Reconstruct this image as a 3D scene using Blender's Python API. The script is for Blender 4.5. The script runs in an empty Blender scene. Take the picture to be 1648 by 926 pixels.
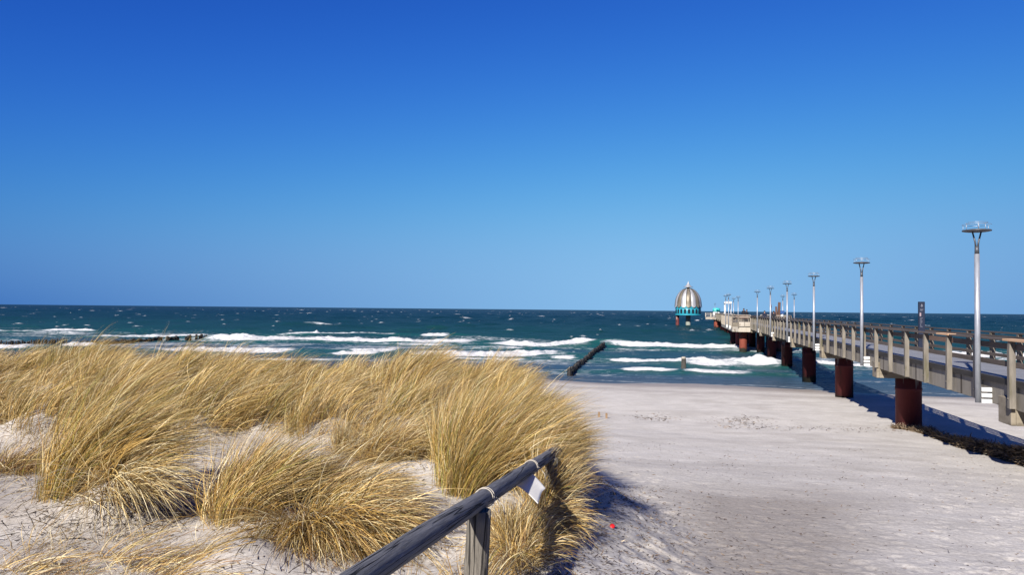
import bpy, bmesh, math, random
import numpy as np
from mathutils import Vector, Matrix, Euler

random.seed(7)
rng = np.random.default_rng(11)
scn = bpy.context.scene
COL = scn.collection
R = math.radians

# ------------------------------------------------------------------ camera, sky, sun, exposure
EYE = Vector((0.0, 0.0, 5.6))
FPX = 1240.0                                   # focal length in pixels of the 1648 px wide photograph
cam_d = bpy.data.cameras.new('camera')
cam = bpy.data.objects.new('camera', cam_d); COL.objects.link(cam)
cam_d.sensor_width = 36.0
cam_d.lens = 36.0 * FPX / 1648.0
cam_d.clip_start = 0.05
cam_d.clip_end = 60000.0
PITCH, ROLL = R(1.617), R(0.556)
CAM_ROT = (Matrix.Rotation(R(90) + PITCH, 3, 'X') @ Matrix.Rotation(ROLL, 3, 'Z'))
cam.location = EYE
cam.rotation_euler = CAM_ROT.to_euler()
scn.camera = cam

SUN_EL, SUN_AZ = R(31), R(28)                  # shadows run 28 deg right of straight ahead
to_sun = Vector((-math.sin(SUN_AZ) * math.cos(SUN_EL), -math.cos(SUN_AZ) * math.cos(SUN_EL), math.sin(SUN_EL)))
sd = bpy.data.lights.new('sun', 'SUN')
sd.energy = 5.0; sd.angle = R(0.55); sd.color = (1.0, 0.94, 0.86)
so = bpy.data.objects.new('sun', sd); COL.objects.link(so)
so.location = (-40, -60, 80)
so.rotation_euler = to_sun.to_track_quat('Z', 'Y').to_euler()

world = bpy.data.worlds.new('World'); scn.world = world
world.use_nodes = True
nt = world.node_tree; nt.nodes.clear()
wo = nt.nodes.new('ShaderNodeOutputWorld'); bg = nt.nodes.new('ShaderNodeBackground')
sky = nt.nodes.new('ShaderNodeTexSky'); sky.sky_type = 'NISHITA'; sky.sun_disc = False
sky.sun_elevation = SUN_EL; sky.sun_rotation = R(180) + SUN_AZ
sky.altitude = 0; sky.air_density = 0.3; sky.dust_density = 0.0; sky.ozone_density = 8.0
SKY_STRENGTH, EXPOSURE = 0.10, 1.0
bg.inputs['Strength'].default_value = SKY_STRENGTH
def wmath(op, a, b=None, c=None):
    n = nt.nodes.new('ShaderNodeMath'); n.operation = op
    for i, v in enumerate((a, b, c)):
        if v is None: continue
        if isinstance(v, (int, float)): n.inputs[i].default_value = v
        else: nt.links.new(v, n.inputs[i])
    return n.outputs[0]
# clear, saturated spring sky: each channel of the Sky Texture gets more contrast towards the zenith,
# and the band of polarised, darker sky (away from the point opposite the sun) is deepened
tcw = nt.nodes.new('ShaderNodeTexCoord')
dt = nt.nodes.new('ShaderNodeVectorMath'); dt.operation = 'DOT_PRODUCT'; dt.inputs[1].default_value = (math.sin(0.1982), math.cos(0.1982), 0)
nt.links.new(tcw.outputs['Generated'], dt.inputs[0])
sxyz = nt.nodes.new('ShaderNodeSeparateXYZ'); nt.links.new(tcw.outputs['Generated'], sxyz.inputs[0])
off = wmath('POWER', wmath('MAXIMUM', wmath('SUBTRACT', 1.0, dt.outputs['Value']), 0.003), 0.55)
lowf = wmath('POWER', math.e, wmath('MULTIPLY', wmath('MAXIMUM', sxyz.outputs[2], 0.0), -4.8855))
amt = wmath('MINIMUM', wmath('MULTIPLY', off, lowf), 0.55)
seps = nt.nodes.new('ShaderNodeSeparateColor'); nt.links.new(sky.outputs[0], seps.inputs[0])
comb = nt.nodes.new('ShaderNodeCombineColor')
UNIT = 1.0 / (SKY_STRENGTH * 2 ** EXPOSURE)
for ch, (p_, a_, cap, q_, k_) in enumerate(((2.1069, 0.2911, 0.2627, 1.7934, 1.486), (1.6387, 0.2339, 0.5249, 2.29, 1.2336), (1.2004, 0.3067, 0.8361, 2.6, 0.7289))):
    v = wmath('MULTIPLY', wmath('POWER', seps.outputs[ch], p_), a_)
    v = wmath('DIVIDE', v, wmath('POWER', wmath('ADD', wmath('POWER', wmath('DIVIDE', v, cap), q_), 1.0), 1.0 / q_))
    v = wmath('MULTIPLY', v, wmath('MULTIPLY_ADD', amt, -k_, 1.0))
    nt.links.new(wmath('MULTIPLY', v, UNIT), comb.inputs[ch])
nt.links.new(comb.outputs[0], bg.inputs[0]); nt.links.new(bg.outputs[0], wo.inputs[0])

scn.view_settings.view_transform = 'Standard'; scn.view_settings.look = 'None'
scn.view_settings.gamma = 1.0; scn.view_settings.use_curve_mapping = False
scn.view_settings.exposure = EXPOSURE

# ------------------------------------------------------------------ measuring helpers
def ray(px, py):
    return (CAM_ROT @ Vector(((px - 824) / FPX, -(py - 463) / FPX, -1.0)))
def at_depth(px, py, Y):
    d = ray(px, py); return EYE + d * (Y / d.y)
def at_height(px, py, z):
    d = ray(px, py); return EYE + d * ((z - EYE.z) / d.z)

# ------------------------------------------------------------------ noise
def _hash(ix, iy, seed):
    h = (ix.astype(np.int64) * 374761393 + iy.astype(np.int64) * 668265263 + seed * 982451653) & 0x7fffffff
    h = ((h ^ (h >> 13)) * 1274126177) & 0x7fffffff
    h = (h ^ (h >> 16)) & 0xffff
    return h / 65535.0
def vnoise(x, y, seed=0):
    ix = np.floor(x); iy = np.floor(y); fx = x - ix; fy = y - iy
    fx = fx * fx * (3 - 2 * fx); fy = fy * fy * (3 - 2 * fy)
    a = _hash(ix, iy, seed); b = _hash(ix + 1, iy, seed); c = _hash(ix, iy + 1, seed); d = _hash(ix + 1, iy + 1, seed)
    return (a * (1 - fx) + b * fx) * (1 - fy) + (c * (1 - fx) + d * fx) * fy
def fbm(x, y, seed=0, octaves=4):
    s = 0; a = 0.5; t = 0
    for o in range(octaves):
        s = s + a * vnoise(x * 2 ** o + 17.3 * o, y * 2 ** o - 9.1 * o, seed + o); t += a; a *= 0.5
    return s / t - 0.5
def sstep(a, b, x):
    t = np.clip((x - a) / (b - a), 0, 1); return t * t * (3 - 2 * t)

# ------------------------------------------------------------------ materials
def new_mat(name):
    m = bpy.data.materials.new(name); m.use_nodes = True
    n = m.node_tree.nodes; p = n['Principled BSDF']
    return m, m.node_tree, p
def ramp(nt, a, b, ca, cb):
    r = nt.nodes.new('ShaderNodeValToRGB')
    r.color_ramp.elements[0].position = a; r.color_ramp.elements[1].position = b
    r.color_ramp.elements[0].color = (*ca, 1); r.color_ramp.elements[1].color = (*cb, 1)
    return r
def weathered(name, c1, c2, scale=3.0, stretch=(1, 1, 1), rough=0.8, metal=0.0, bump=0.3, detail=8, spec=0.3, c3=None, spot=9.0, k=0.76):
    """two-tone noise over local coordinates, with finer bump and optional stains of a third colour"""
    c1, c2 = [v * k for v in c1], [v * k for v in c2]
    if c3: c3 = [v * k for v in c3]
    m, t, p = new_mat(name)
    tc = t.nodes.new('ShaderNodeTexCoord'); mp = t.nodes.new('ShaderNodeMapping'); mp.inputs['Scale'].default_value = stretch
    t.links.new(tc.outputs['Object'], mp.inputs[0])
    nz = t.nodes.new('ShaderNodeTexNoise'); nz.inputs['Scale'].default_value = scale; nz.inputs['Detail'].default_value = detail; nz.inputs['Roughness'].default_value = 0.65
    t.links.new(mp.outputs[0], nz.inputs[0])
    r = ramp(t, 0.32, 0.68, c1, c2); t.links.new(nz.outputs[0], r.inputs[0])
    out = r.outputs[0]
    if c3 is not None:
        n2 = t.nodes.new('ShaderNodeTexNoise'); n2.inputs['Scale'].default_value = spot; n2.inputs['Detail'].default_value = 5
        t.links.new(mp.outputs[0], n2.inputs[0])
        r2 = ramp(t, 0.56, 0.66, (0, 0, 0), (1, 1, 1)); t.links.new(n2.outputs[0], r2.inputs[0])
        mx = t.nodes.new('ShaderNodeMixRGB'); mx.inputs[2].default_value = (*c3, 1)
        t.links.new(r2.outputs[0], mx.inputs[0]); t.links.new(out, mx.inputs[1]); out = mx.outputs[0]
    t.links.new(out, p.inputs['Base Color'])
    p.inputs['Roughness'].default_value = rough; p.inputs['Metallic'].default_value = metal
    p.inputs['Specular IOR Level'].default_value = spec
    if bump:
        b = t.nodes.new('ShaderNodeBump'); b.inputs['Strength'].default_value = bump; b.inputs['Distance'].default_value = 0.02
        t.links.new(nz.outputs[0], b.inputs['Height']); t.links.new(b.outputs[0], p.inputs['Normal'])
    return m

M = {}
M['concrete'] = weathered('concrete', (0.19, 0.16, 0.115), (0.30, 0.26, 0.20), 1.1, (1, 1, 2.2), 0.9, bump=0.25, c3=(0.13, 0.11, 0.08), spot=1.7)
M['pale_concrete'] = weathered('pale_concrete', (0.36, 0.32, 0.26), (0.5, 0.46, 0.39), 1.2, (1, 1, 1), 0.9, c3=(0.22, 0.17, 0.12), spot=1.4)
M['dark_concrete'] = weathered('dark_concrete', (0.07, 0.06, 0.045), (0.15, 0.13, 0.10), 2.0, (1, 1, 1), 0.9)
M['post_wood'] = weathered('post_wood', (0.125, 0.112, 0.093), (0.235, 0.21, 0.175), 6, (1, 1, 0.2), 0.85, bump=0.5, c3=(0.11, 0.10, 0.06), spot=4)
M['rail_wood'] = weathered('rail_wood', (0.075, 0.06, 0.05), (0.16, 0.13, 0.11), 8, (1, 0.06, 1), 0.85, bump=0.5)
M['new_wood'] = weathered('new_wood', (0.55, 0.33, 0.18), (0.72, 0.48, 0.29), 7, (1, 0.08, 1), 0.75, bump=0.3)
M['dark_edge'] = weathered('dark_edge', (0.02, 0.018, 0.018), (0.05, 0.045, 0.04), 6, (1, 0.1, 1), 0.85)
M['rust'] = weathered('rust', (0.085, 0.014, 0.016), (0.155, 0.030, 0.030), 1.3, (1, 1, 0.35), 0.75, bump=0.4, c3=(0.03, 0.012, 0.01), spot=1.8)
M['rust_lit'] = weathered('rust_sunlit', (0.17, 0.036, 0.022), (0.27, 0.070, 0.042), 1.3, (1, 1, 0.35), 0.75, bump=0.4, c3=(0.08, 0.03, 0.02), spot=1.8)  # brighter copy of rust for sunlit piles, sunlight put into the colour
M['galv'] = weathered('galvanised_steel', (0.27, 0.29, 0.33), (0.40, 0.42, 0.46), 9, (1, 1, 0.3), 0.42, metal=0.35, bump=0.05)
M['steel_dark'] = weathered('dark_steel', (0.07, 0.075, 0.085), (0.13, 0.135, 0.15), 9, (1, 1, 1), 0.5, metal=0.5, bump=0.05)
M['wire'] = weathered('steel_wire', (0.35, 0.37, 0.4), (0.5, 0.52, 0.55), 9, (1, 1, 1), 0.4, metal=0.6, bump=0)
M['white_paint'] = weathered('white_paint', (0.66, 0.67, 0.67), (0.8, 0.8, 0.79), 3, (1, 1, 1), 0.5, bump=0.05)
M['wet_wood'] = weathered('wet_wood', (0.008, 0.008, 0.008), (0.026, 0.023, 0.021), 5, (1, 1, 0.4), 0.6, bump=0.6)
M['pale_post'] = weathered('weathered_pile', (0.03, 0.028, 0.026), (0.10, 0.09, 0.075), 4, (1, 1, 0.3), 0.8, bump=0.6)
M['panel_silver'] = weathered('dome_panel', (0.13, 0.11, 0.08), (0.27, 0.235, 0.18), 1.6, (1, 1, 0.35), 0.5, metal=0.35, bump=0.05)
M['panel_bright'] = weathered('dome_rib', (0.46, 0.46, 0.455), (0.62, 0.62, 0.61), 1.4, (1, 1, 0.4), 0.42, metal=0.5, bump=0.03)
M['teal'] = weathered('teal_paint', (0.02, 0.24, 0.33), (0.035, 0.34, 0.43), 1.0, (1, 1, 1), 0.45, bump=0.03)
M['turquoise'] = weathered('turquoise_cover', (0.03, 0.42, 0.42), (0.06, 0.55, 0.52), 1.0, (1, 1, 1), 0.5, bump=0.03)
M['glass_dark'] = weathered('dark_glass', (0.008, 0.012, 0.02), (0.02, 0.03, 0.045), 1.0, (1, 1, 1), 0.1, bump=0)
M['pile_green'] = weathered('green_grey_column', (0.17, 0.19, 0.16), (0.3, 0.32, 0.28), 1.0, (1, 1, 0.5), 0.7)
M['navy'] = weathered('navy_panel', (0.008, 0.013, 0.03), (0.014, 0.022, 0.05), 3.0, (1, 1, 1), 0.45, bump=0)
M['marks'] = weathered('pale_marks', (0.14, 0.15, 0.19), (0.22, 0.23, 0.28), 5.0, (1, 1, 1), 0.6, bump=0)
M['pinkmark'] = weathered('pale_pink_mark', (0.28, 0.20, 0.22), (0.34, 0.26, 0.28), 5.0, (1, 1, 1), 0.6, bump=0)
M['brown_timber'] = weathered('brown_timber', (0.06, 0.032, 0.025), (0.13, 0.07, 0.05), 3.0, (1, 1, 0.3), 0.8)
M['red_timber'] = weathered('red_brown_timber', (0.13, 0.05, 0.035), (0.2, 0.085, 0.06), 3.0, (1, 1, 0.3), 0.8)
M['blue'] = weathered('blue_paint', (0.01, 0.05, 0.17), (0.02, 0.08, 0.24), 3.0, (1, 1, 1), 0.5, bump=0)
M['red'] = weathered('red_plastic', (0.62, 0.01, 0.015), (0.72, 0.03, 0.03), 30.0, (1, 1, 1), 0.35, bump=0)
M['cord'] = weathered('pale_cord', (0.42, 0.38, 0.32), (0.55, 0.5, 0.43), 60.0, (1, 1, 1), 0.8, bump=0)
M['black_cloth'] = weathered('black_cloth', (0.008, 0.009, 0.014), (0.018, 0.019, 0.028), 9.0, (1, 1, 1), 0.9, bump=0)
M['navy_cloth'] = weathered('navy_cloth', (0.01, 0.013, 0.03), (0.02, 0.025, 0.05), 9.0, (1, 1, 1), 0.9, bump=0)
M['skin'] = weathered('skin', (0.45, 0.25, 0.18), (0.52, 0.31, 0.23), 9.0, (1, 1, 1), 0.6, bump=0)
M['hair'] = weathered('dark_hair', (0.03, 0.022, 0.016), (0.07, 0.05, 0.036), 20.0, (1, 1, 1), 0.7, bump=0)
M['plat_wood'] = weathered('platform_wood', (0.26, 0.23, 0.19), (0.42, 0.37, 0.31), 9.0, (1, 1, 0.3), 0.85)
M['stub_wood'] = weathered('stub_wood', (0.22, 0.14, 0.08), (0.4, 0.27, 0.16), 9.0, (1, 1, 0.3), 0.85)

def pile_mat(name, base, z_tide=0.75):
    """rusty steel with a dark tide band of algae at the foot and pale lime streaks under the cap"""
    m = base.copy(); m.name = name; t = m.node_tree; p = t.nodes['Principled BSDF']; L = t.links.new
    src = p.inputs['Base Color'].links[0].from_socket
    tc = t.nodes.new('ShaderNodeTexCoord'); sx = t.nodes.new('ShaderNodeSeparateXYZ'); L(tc.outputs['Object'], sx.inputs[0])
    nz = t.nodes.new('ShaderNodeTexNoise'); nz.inputs['Scale'].default_value = 2.5; nz.inputs['Detail'].default_value = 6; L(tc.outputs['Object'], nz.inputs[0])
    a = t.nodes.new('ShaderNodeMath'); a.operation = 'MULTIPLY_ADD'; a.inputs[1].default_value = 0.9; L(nz.outputs[0], a.inputs[0]); L(sx.outputs[2], a.inputs[2])
    r = ramp(t, 0.5, 0.62, (1, 1, 1), (0, 0, 0)); mr = t.nodes.new('ShaderNodeMapRange'); mr.inputs[1].default_value = z_tide - 0.6; mr.inputs[2].default_value = z_tide + 1.4; L(a.outputs[0], mr.inputs[0]); L(mr.outputs[0], r.inputs[0])
    m1 = t.nodes.new('ShaderNodeMixRGB'); m1.inputs[2].default_value = (0.018, 0.017, 0.011, 1); L(r.outputs[0], m1.inputs[0]); L(src, m1.inputs[1])
    mp = t.nodes.new('ShaderNodeMapping'); mp.inputs['Scale'].default_value = (5, 5, 0.35); L(tc.outputs['Object'], mp.inputs[0])
    n2 = t.nodes.new('ShaderNodeTexNoise'); n2.inputs['Scale'].default_value = 1.0; n2.inputs['Detail'].default_value = 4; L(mp.outputs[0], n2.inputs[0])
    up = t.nodes.new('ShaderNodeMapRange'); up.inputs[1].default_value = 1.9; up.inputs[2].default_value = 2.7; up.inputs[3].default_value = 0.0; up.inputs[4].default_value = 0.16; L(sx.outputs[2], up.inputs[0])
    ad = t.nodes.new('ShaderNodeMath'); ad.operation = 'ADD'; L(n2.outputs[0], ad.inputs[0]); L(up.outputs[0], ad.inputs[1])
    r2 = ramp(t, 0.70, 0.76, (0, 0, 0), (1, 1, 1)); L(ad.outputs[0], r2.inputs[0])
    m2 = t.nodes.new('ShaderNodeMixRGB'); m2.inputs[2].default_value = (0.26, 0.22, 0.19, 1); L(r2.outputs[0], m2.inputs[0]); L(m1.outputs[0], m2.inputs[1]); L(m2.outputs[0], p.inputs['Base Color'])
    return m
M['rust'] = pile_mat('rusty_pile', M['rust'], 0.35); M['rust_lit'] = pile_mat('sunlit_rusty_pile', M['rust_lit'], 0.45)
def deck_mat():
    m, t, p = new_mat('deck_planks')
    tc = t.nodes.new('ShaderNodeTexCoord')
    w = t.nodes.new('ShaderNodeTexWave'); w.bands_direction = 'Y'; w.inputs['Scale'].default_value = 2.2; w.inputs['Distortion'].default_value = 0.0
    t.links.new(tc.outputs['Object'], w.inputs[0])
    nz = t.nodes.new('ShaderNodeTexNoise'); nz.inputs['Scale'].default_value = 1.5; nz.inputs['Detail'].default_value = 8
    mp = t.nodes.new('ShaderNodeMapping'); mp.inputs['Scale'].default_value = (0.3, 5, 1)
    t.links.new(tc.outputs['Object'], mp.inputs[0]); t.links.new(mp.outputs[0], nz.inputs[0])
    r = ramp(t, 0.3, 0.7, (0.15, 0.155, 0.165), (0.25, 0.255, 0.27)); t.links.new(nz.outputs[0], r.inputs[0])
    g = ramp(t, 0.02, 0.12, (0.3, 0.3, 0.3), (1, 1, 1)); t.links.new(w.outputs['Fac'], g.inputs[0])
    mx = t.nodes.new('ShaderNodeMixRGB'); mx.blend_type = 'MULTIPLY'; mx.inputs[0].default_value = 1
    t.links.new(r.outputs[0], mx.inputs[1]); t.links.new(g.outputs[0], mx.inputs[2]); t.links.new(mx.outputs[0], p.inputs['Base Color'])
    p.inputs['Roughness'].default_value = 0.65
    return m
M['deck'] = deck_mat()

def girder_mat():
    """cast concrete panels: fine vertical joints and streaks along the pier"""
    m, t, p = new_mat('panelled_concrete')
    tc = t.nodes.new('ShaderNodeTexCoord')
    nz = t.nodes.new('ShaderNodeTexNoise'); nz.inputs['Scale'].default_value = 1.4; nz.inputs['Detail'].default_value = 9; nz.inputs['Roughness'].default_value = 0.7
    mp = t.nodes.new('ShaderNodeMapping'); mp.inputs['Scale'].default_value = (1, 1.6, 0.35)
    t.links.new(tc.outputs['Object'], mp.inputs[0]); t.links.new(mp.outputs[0], nz.inputs[0])
    r = ramp(t, 0.3, 0.7, (0.15, 0.135, 0.112), (0.265, 0.242, 0.205)); t.links.new(nz.outputs[0], r.inputs[0])
    n3 = t.nodes.new('ShaderNodeTexNoise'); n3.inputs['Scale'].default_value = 40; t.links.new(tc.outputs['Object'], n3.inputs[0])
    w = t.nodes.new('ShaderNodeTexWave'); w.bands_direction = 'Y'; w.inputs['Scale'].default_value = 1 / 2.45 * 0.5 * 2 * 0.314 * 0.5; w.inputs['Distortion'].default_value = 0
    t.links.new(tc.outputs['Object'], w.inputs[0])
    g = ramp(t, 0.0005, 0.004, (0.25, 0.22, 0.2), (1, 1, 1)); t.links.new(w.outputs['Fac'], g.inputs[0])
    mx = t.nodes.new('ShaderNodeMixRGB'); mx.blend_type = 'MULTIPLY'; mx.inputs[0].default_value = 1
    t.links.new(r.outputs[0], mx.inputs[1]); t.links.new(g.outputs[0], mx.inputs[2]); t.links.new(mx.outputs[0], p.inputs['Base Color'])
    b = t.nodes.new('ShaderNodeBump'); b.inputs['Strength'].default_value = 0.3; b.inputs['Distance'].default_value = 0.01
    t.links.new(n3.outputs[0], b.inputs['Height']); t.links.new(b.outputs[0], p.inputs['Normal'])
    p.inputs['Roughness'].default_value = 0.9; p.inputs['Specular IOR Level'].default_value = 0.2
    return m
M['girder'] = girder_mat()

def log_mat(name, c1, c2, crack):
    """weathered log: grain along the UV's v direction, dark long drying cracks"""
    m, t, p = new_mat(name)
    uv = t.nodes.new('ShaderNodeUVMap'); uv.uv_map = 'grain'
    mp = t.nodes.new('ShaderNodeMapping'); mp.inputs['Scale'].default_value = (14, 2.6, 1)
    t.links.new(uv.outputs[0], mp.inputs[0])
    nz = t.nodes.new('ShaderNodeTexNoise'); nz.inputs['Scale'].default_value = 2.0; nz.inputs['Detail'].default_value = 10; nz.inputs['Roughness'].default_value = 0.7; nz.inputs['Distortion'].default_value = 0.8
    t.links.new(mp.outputs[0], nz.inputs[0])
    r = ramp(t, 0.3, 0.7, c1, c2); t.links.new(nz.outputs[0], r.inputs[0])
    mp2 = t.nodes.new('ShaderNodeMapping'); mp2.inputs['Scale'].default_value = (8, 0.7, 1)
    t.links.new(uv.outputs[0], mp2.inputs[0])
    n2 = t.nodes.new('ShaderNodeTexNoise'); n2.inputs['Scale'].default_value = 1.0; n2.inputs['Detail'].default_value = 3; n2.inputs['Distortion'].default_value = 0.3
    t.links.new(mp2.outputs[0], n2.inputs[0])
    ab = t.nodes.new('ShaderNodeMath'); ab.operation = 'SUBTRACT'; ab.inputs[1].default_value = 0.5; t.links.new(n2.outputs[0], ab.inputs[0])
    ab2 = t.nodes.new('ShaderNodeMath'); ab2.operation = 'ABSOLUTE'; t.links.new(ab.outputs[0], ab2.inputs[0])
    cr = ramp(t, 0.006, 0.020, (1, 1, 1), (0, 0, 0)); t.links.new(ab2.outputs[0], cr.inputs[0])
    mx = t.nodes.new('ShaderNodeMixRGB'); mx.inputs[2].default_value = (*crack, 1)
    t.links.new(cr.outputs[0], mx.inputs[0]); t.links.new(r.outputs[0], mx.inputs[1]); t.links.new(mx.outputs[0], p.inputs['Base Color'])
    sub = t.nodes.new('ShaderNodeMath'); sub.operation = 'SUBTRACT'; t.links.new(nz.outputs[0], sub.inputs[0]); t.links.new(cr.outputs[0], sub.inputs[1])
    b = t.nodes.new('ShaderNodeBump'); b.inputs['Strength'].default_value = 1.0; b.inputs['Distance'].default_value = 0.010
    t.links.new(sub.outputs[0], b.inputs['Height']); t.links.new(b.outputs[0], p.inputs['Normal'])
    p.inputs['Roughness'].default_value = 0.8; p.inputs['Specular IOR Level'].default_value = 0.25
    return m
M['log'] = log_mat('weathered_log', (0.06, 0.062, 0.07), (0.19, 0.19, 0.20), (0.012, 0.012, 0.014))
M['log_post'] = log_mat('weathered_log_post', (0.07, 0.063, 0.052), (0.20, 0.18, 0.15), (0.02, 0.018, 0.016))

def blade_mat(name, transl=0.28, rough=0.6):
    m = bpy.data.materials.new(name); m.use_nodes = True; t = m.node_tree; t.nodes.clear()
    o = t.nodes.new('ShaderNodeOutputMaterial'); a = t.nodes.new('ShaderNodeAttribute'); a.attribute_name = 'tone'
    d = t.nodes.new('ShaderNodeBsdfDiffuse'); tr = t.nodes.new('ShaderNodeBsdfTranslucent'); g = t.nodes.new('ShaderNodeBsdfGlossy')
    g.inputs['Roughness'].default_value = 0.45; g.inputs['Color'].default_value = (0.9, 0.85, 0.7, 1)
    x1 = t.nodes.new('ShaderNodeMixShader'); x1.inputs[0].default_value = transl
    x2 = t.nodes.new('ShaderNodeMixShader'); x2.inputs[0].default_value = 0.05
    t.links.new(a.outputs['Color'], d.inputs[0]); t.links.new(a.outputs['Color'], tr.inputs[0])
    t.links.new(d.outputs[0], x1.inputs[1]); t.links.new(tr.outputs[0], x1.inputs[2])
    t.links.new(x1.outputs[0], x2.inputs[1]); t.links.new(g.outputs[0], x2.inputs[2]); t.links.new(x2.outputs[0], o.inputs[0])
    return m
M['blade'] = blade_mat('dry_grass')
M['litter'] = blade_mat('plant_litter', 0.05)

def sand_mat():
    m, t, p = new_mat('sand')
    g = t.nodes.new('ShaderNodeNewGeometry'); a = t.nodes.new('ShaderNodeAttribute'); a.attribute_name = 'soil'
    sep = t.nodes.new('ShaderNodeSeparateColor'); t.links.new(a.outputs['Color'], sep.inputs[0])
    n1 = t.nodes.new('ShaderNodeTexNoise'); n1.inputs['Scale'].default_value = 0.9; n1.inputs['Detail'].default_value = 9; n1.inputs['Roughness'].default_value = 0.62
    n2 = t.nodes.new('ShaderNodeTexNoise'); n2.inputs['Scale'].default_value = 24; n2.inputs['Detail'].default_value = 8; n2.inputs['Roughness'].default_value = 0.82
    n3 = t.nodes.new('ShaderNodeTexNoise'); n3.inputs['Scale'].default_value = 11; n3.inputs['Detail'].default_value = 5
    for n in (n1, n2, n3): t.links.new(g.outputs['Position'], n.inputs[0])
    r1 = ramp(t, 0.3, 0.7, (0.43, 0.405, 0.368), (0.55, 0.522, 0.48)); t.links.new(n1.outputs[0], r1.inputs[0])
    # coarse gravelly path (red channel), wet sand (green channel)
    mx = t.nodes.new('ShaderNodeMixRGB'); mx.inputs[2].default_value = (0.315, 0.285, 0.252, 1)
    t.links.new(sep.outputs[0], mx.inputs[0]); t.links.new(r1.outputs[0], mx.inputs[1])
    mw = t.nodes.new('ShaderNodeMixRGB'); mw.inputs[2].default_value = (0.24, 0.20, 0.165, 1)
    t.links.new(sep.outputs[1], mw.inputs[0]); t.links.new(mx.outputs[0], mw.inputs[1])
    r2 = ramp(t, 0.36, 0.60, (0.50, 0.48, 0.46), (1.10, 1.10, 1.10)); t.links.new(n2.outputs[0], r2.inputs[0])
    mm = t.nodes.new('ShaderNodeMixRGB'); mm.blend_type = 'MULTIPLY'; mm.inputs[0].default_value = 0.75
    t.links.new(mw.outputs[0], mm.inputs[1]); t.links.new(r2.outputs[0], mm.inputs[2])
    t.links.new(mm.outputs[0], p.inputs['Base Color'])
    b = t.nodes.new('ShaderNodeBump'); b.inputs['Strength'].default_value = 0.55; b.inputs['Distance'].default_value = 0.02
    ad = t.nodes.new('ShaderNodeMath'); ad.operation = 'MULTIPLY_ADD'; ad.inputs[1].default_value = 0.35
    t.links.new(n2.outputs[0], ad.inputs[0]); t.links.new(n3.outputs[0], ad.inputs[2])
    t.links.new(ad.outputs[0], b.inputs['Height']); t.links.new(b.outputs[0], p.inputs['Normal'])
    rr = t.nodes.new('ShaderNodeMapRange'); rr.inputs[3].default_value = 0.95; rr.inputs[4].default_value = 0.4
    t.links.new(sep.outputs[1], rr.inputs[0]); t.links.new(rr.outputs[0], p.inputs['Roughness'])
    p.inputs['Specular IOR Level'].default_value = 0.2
    return m
M['sand'] = sand_mat()

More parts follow.
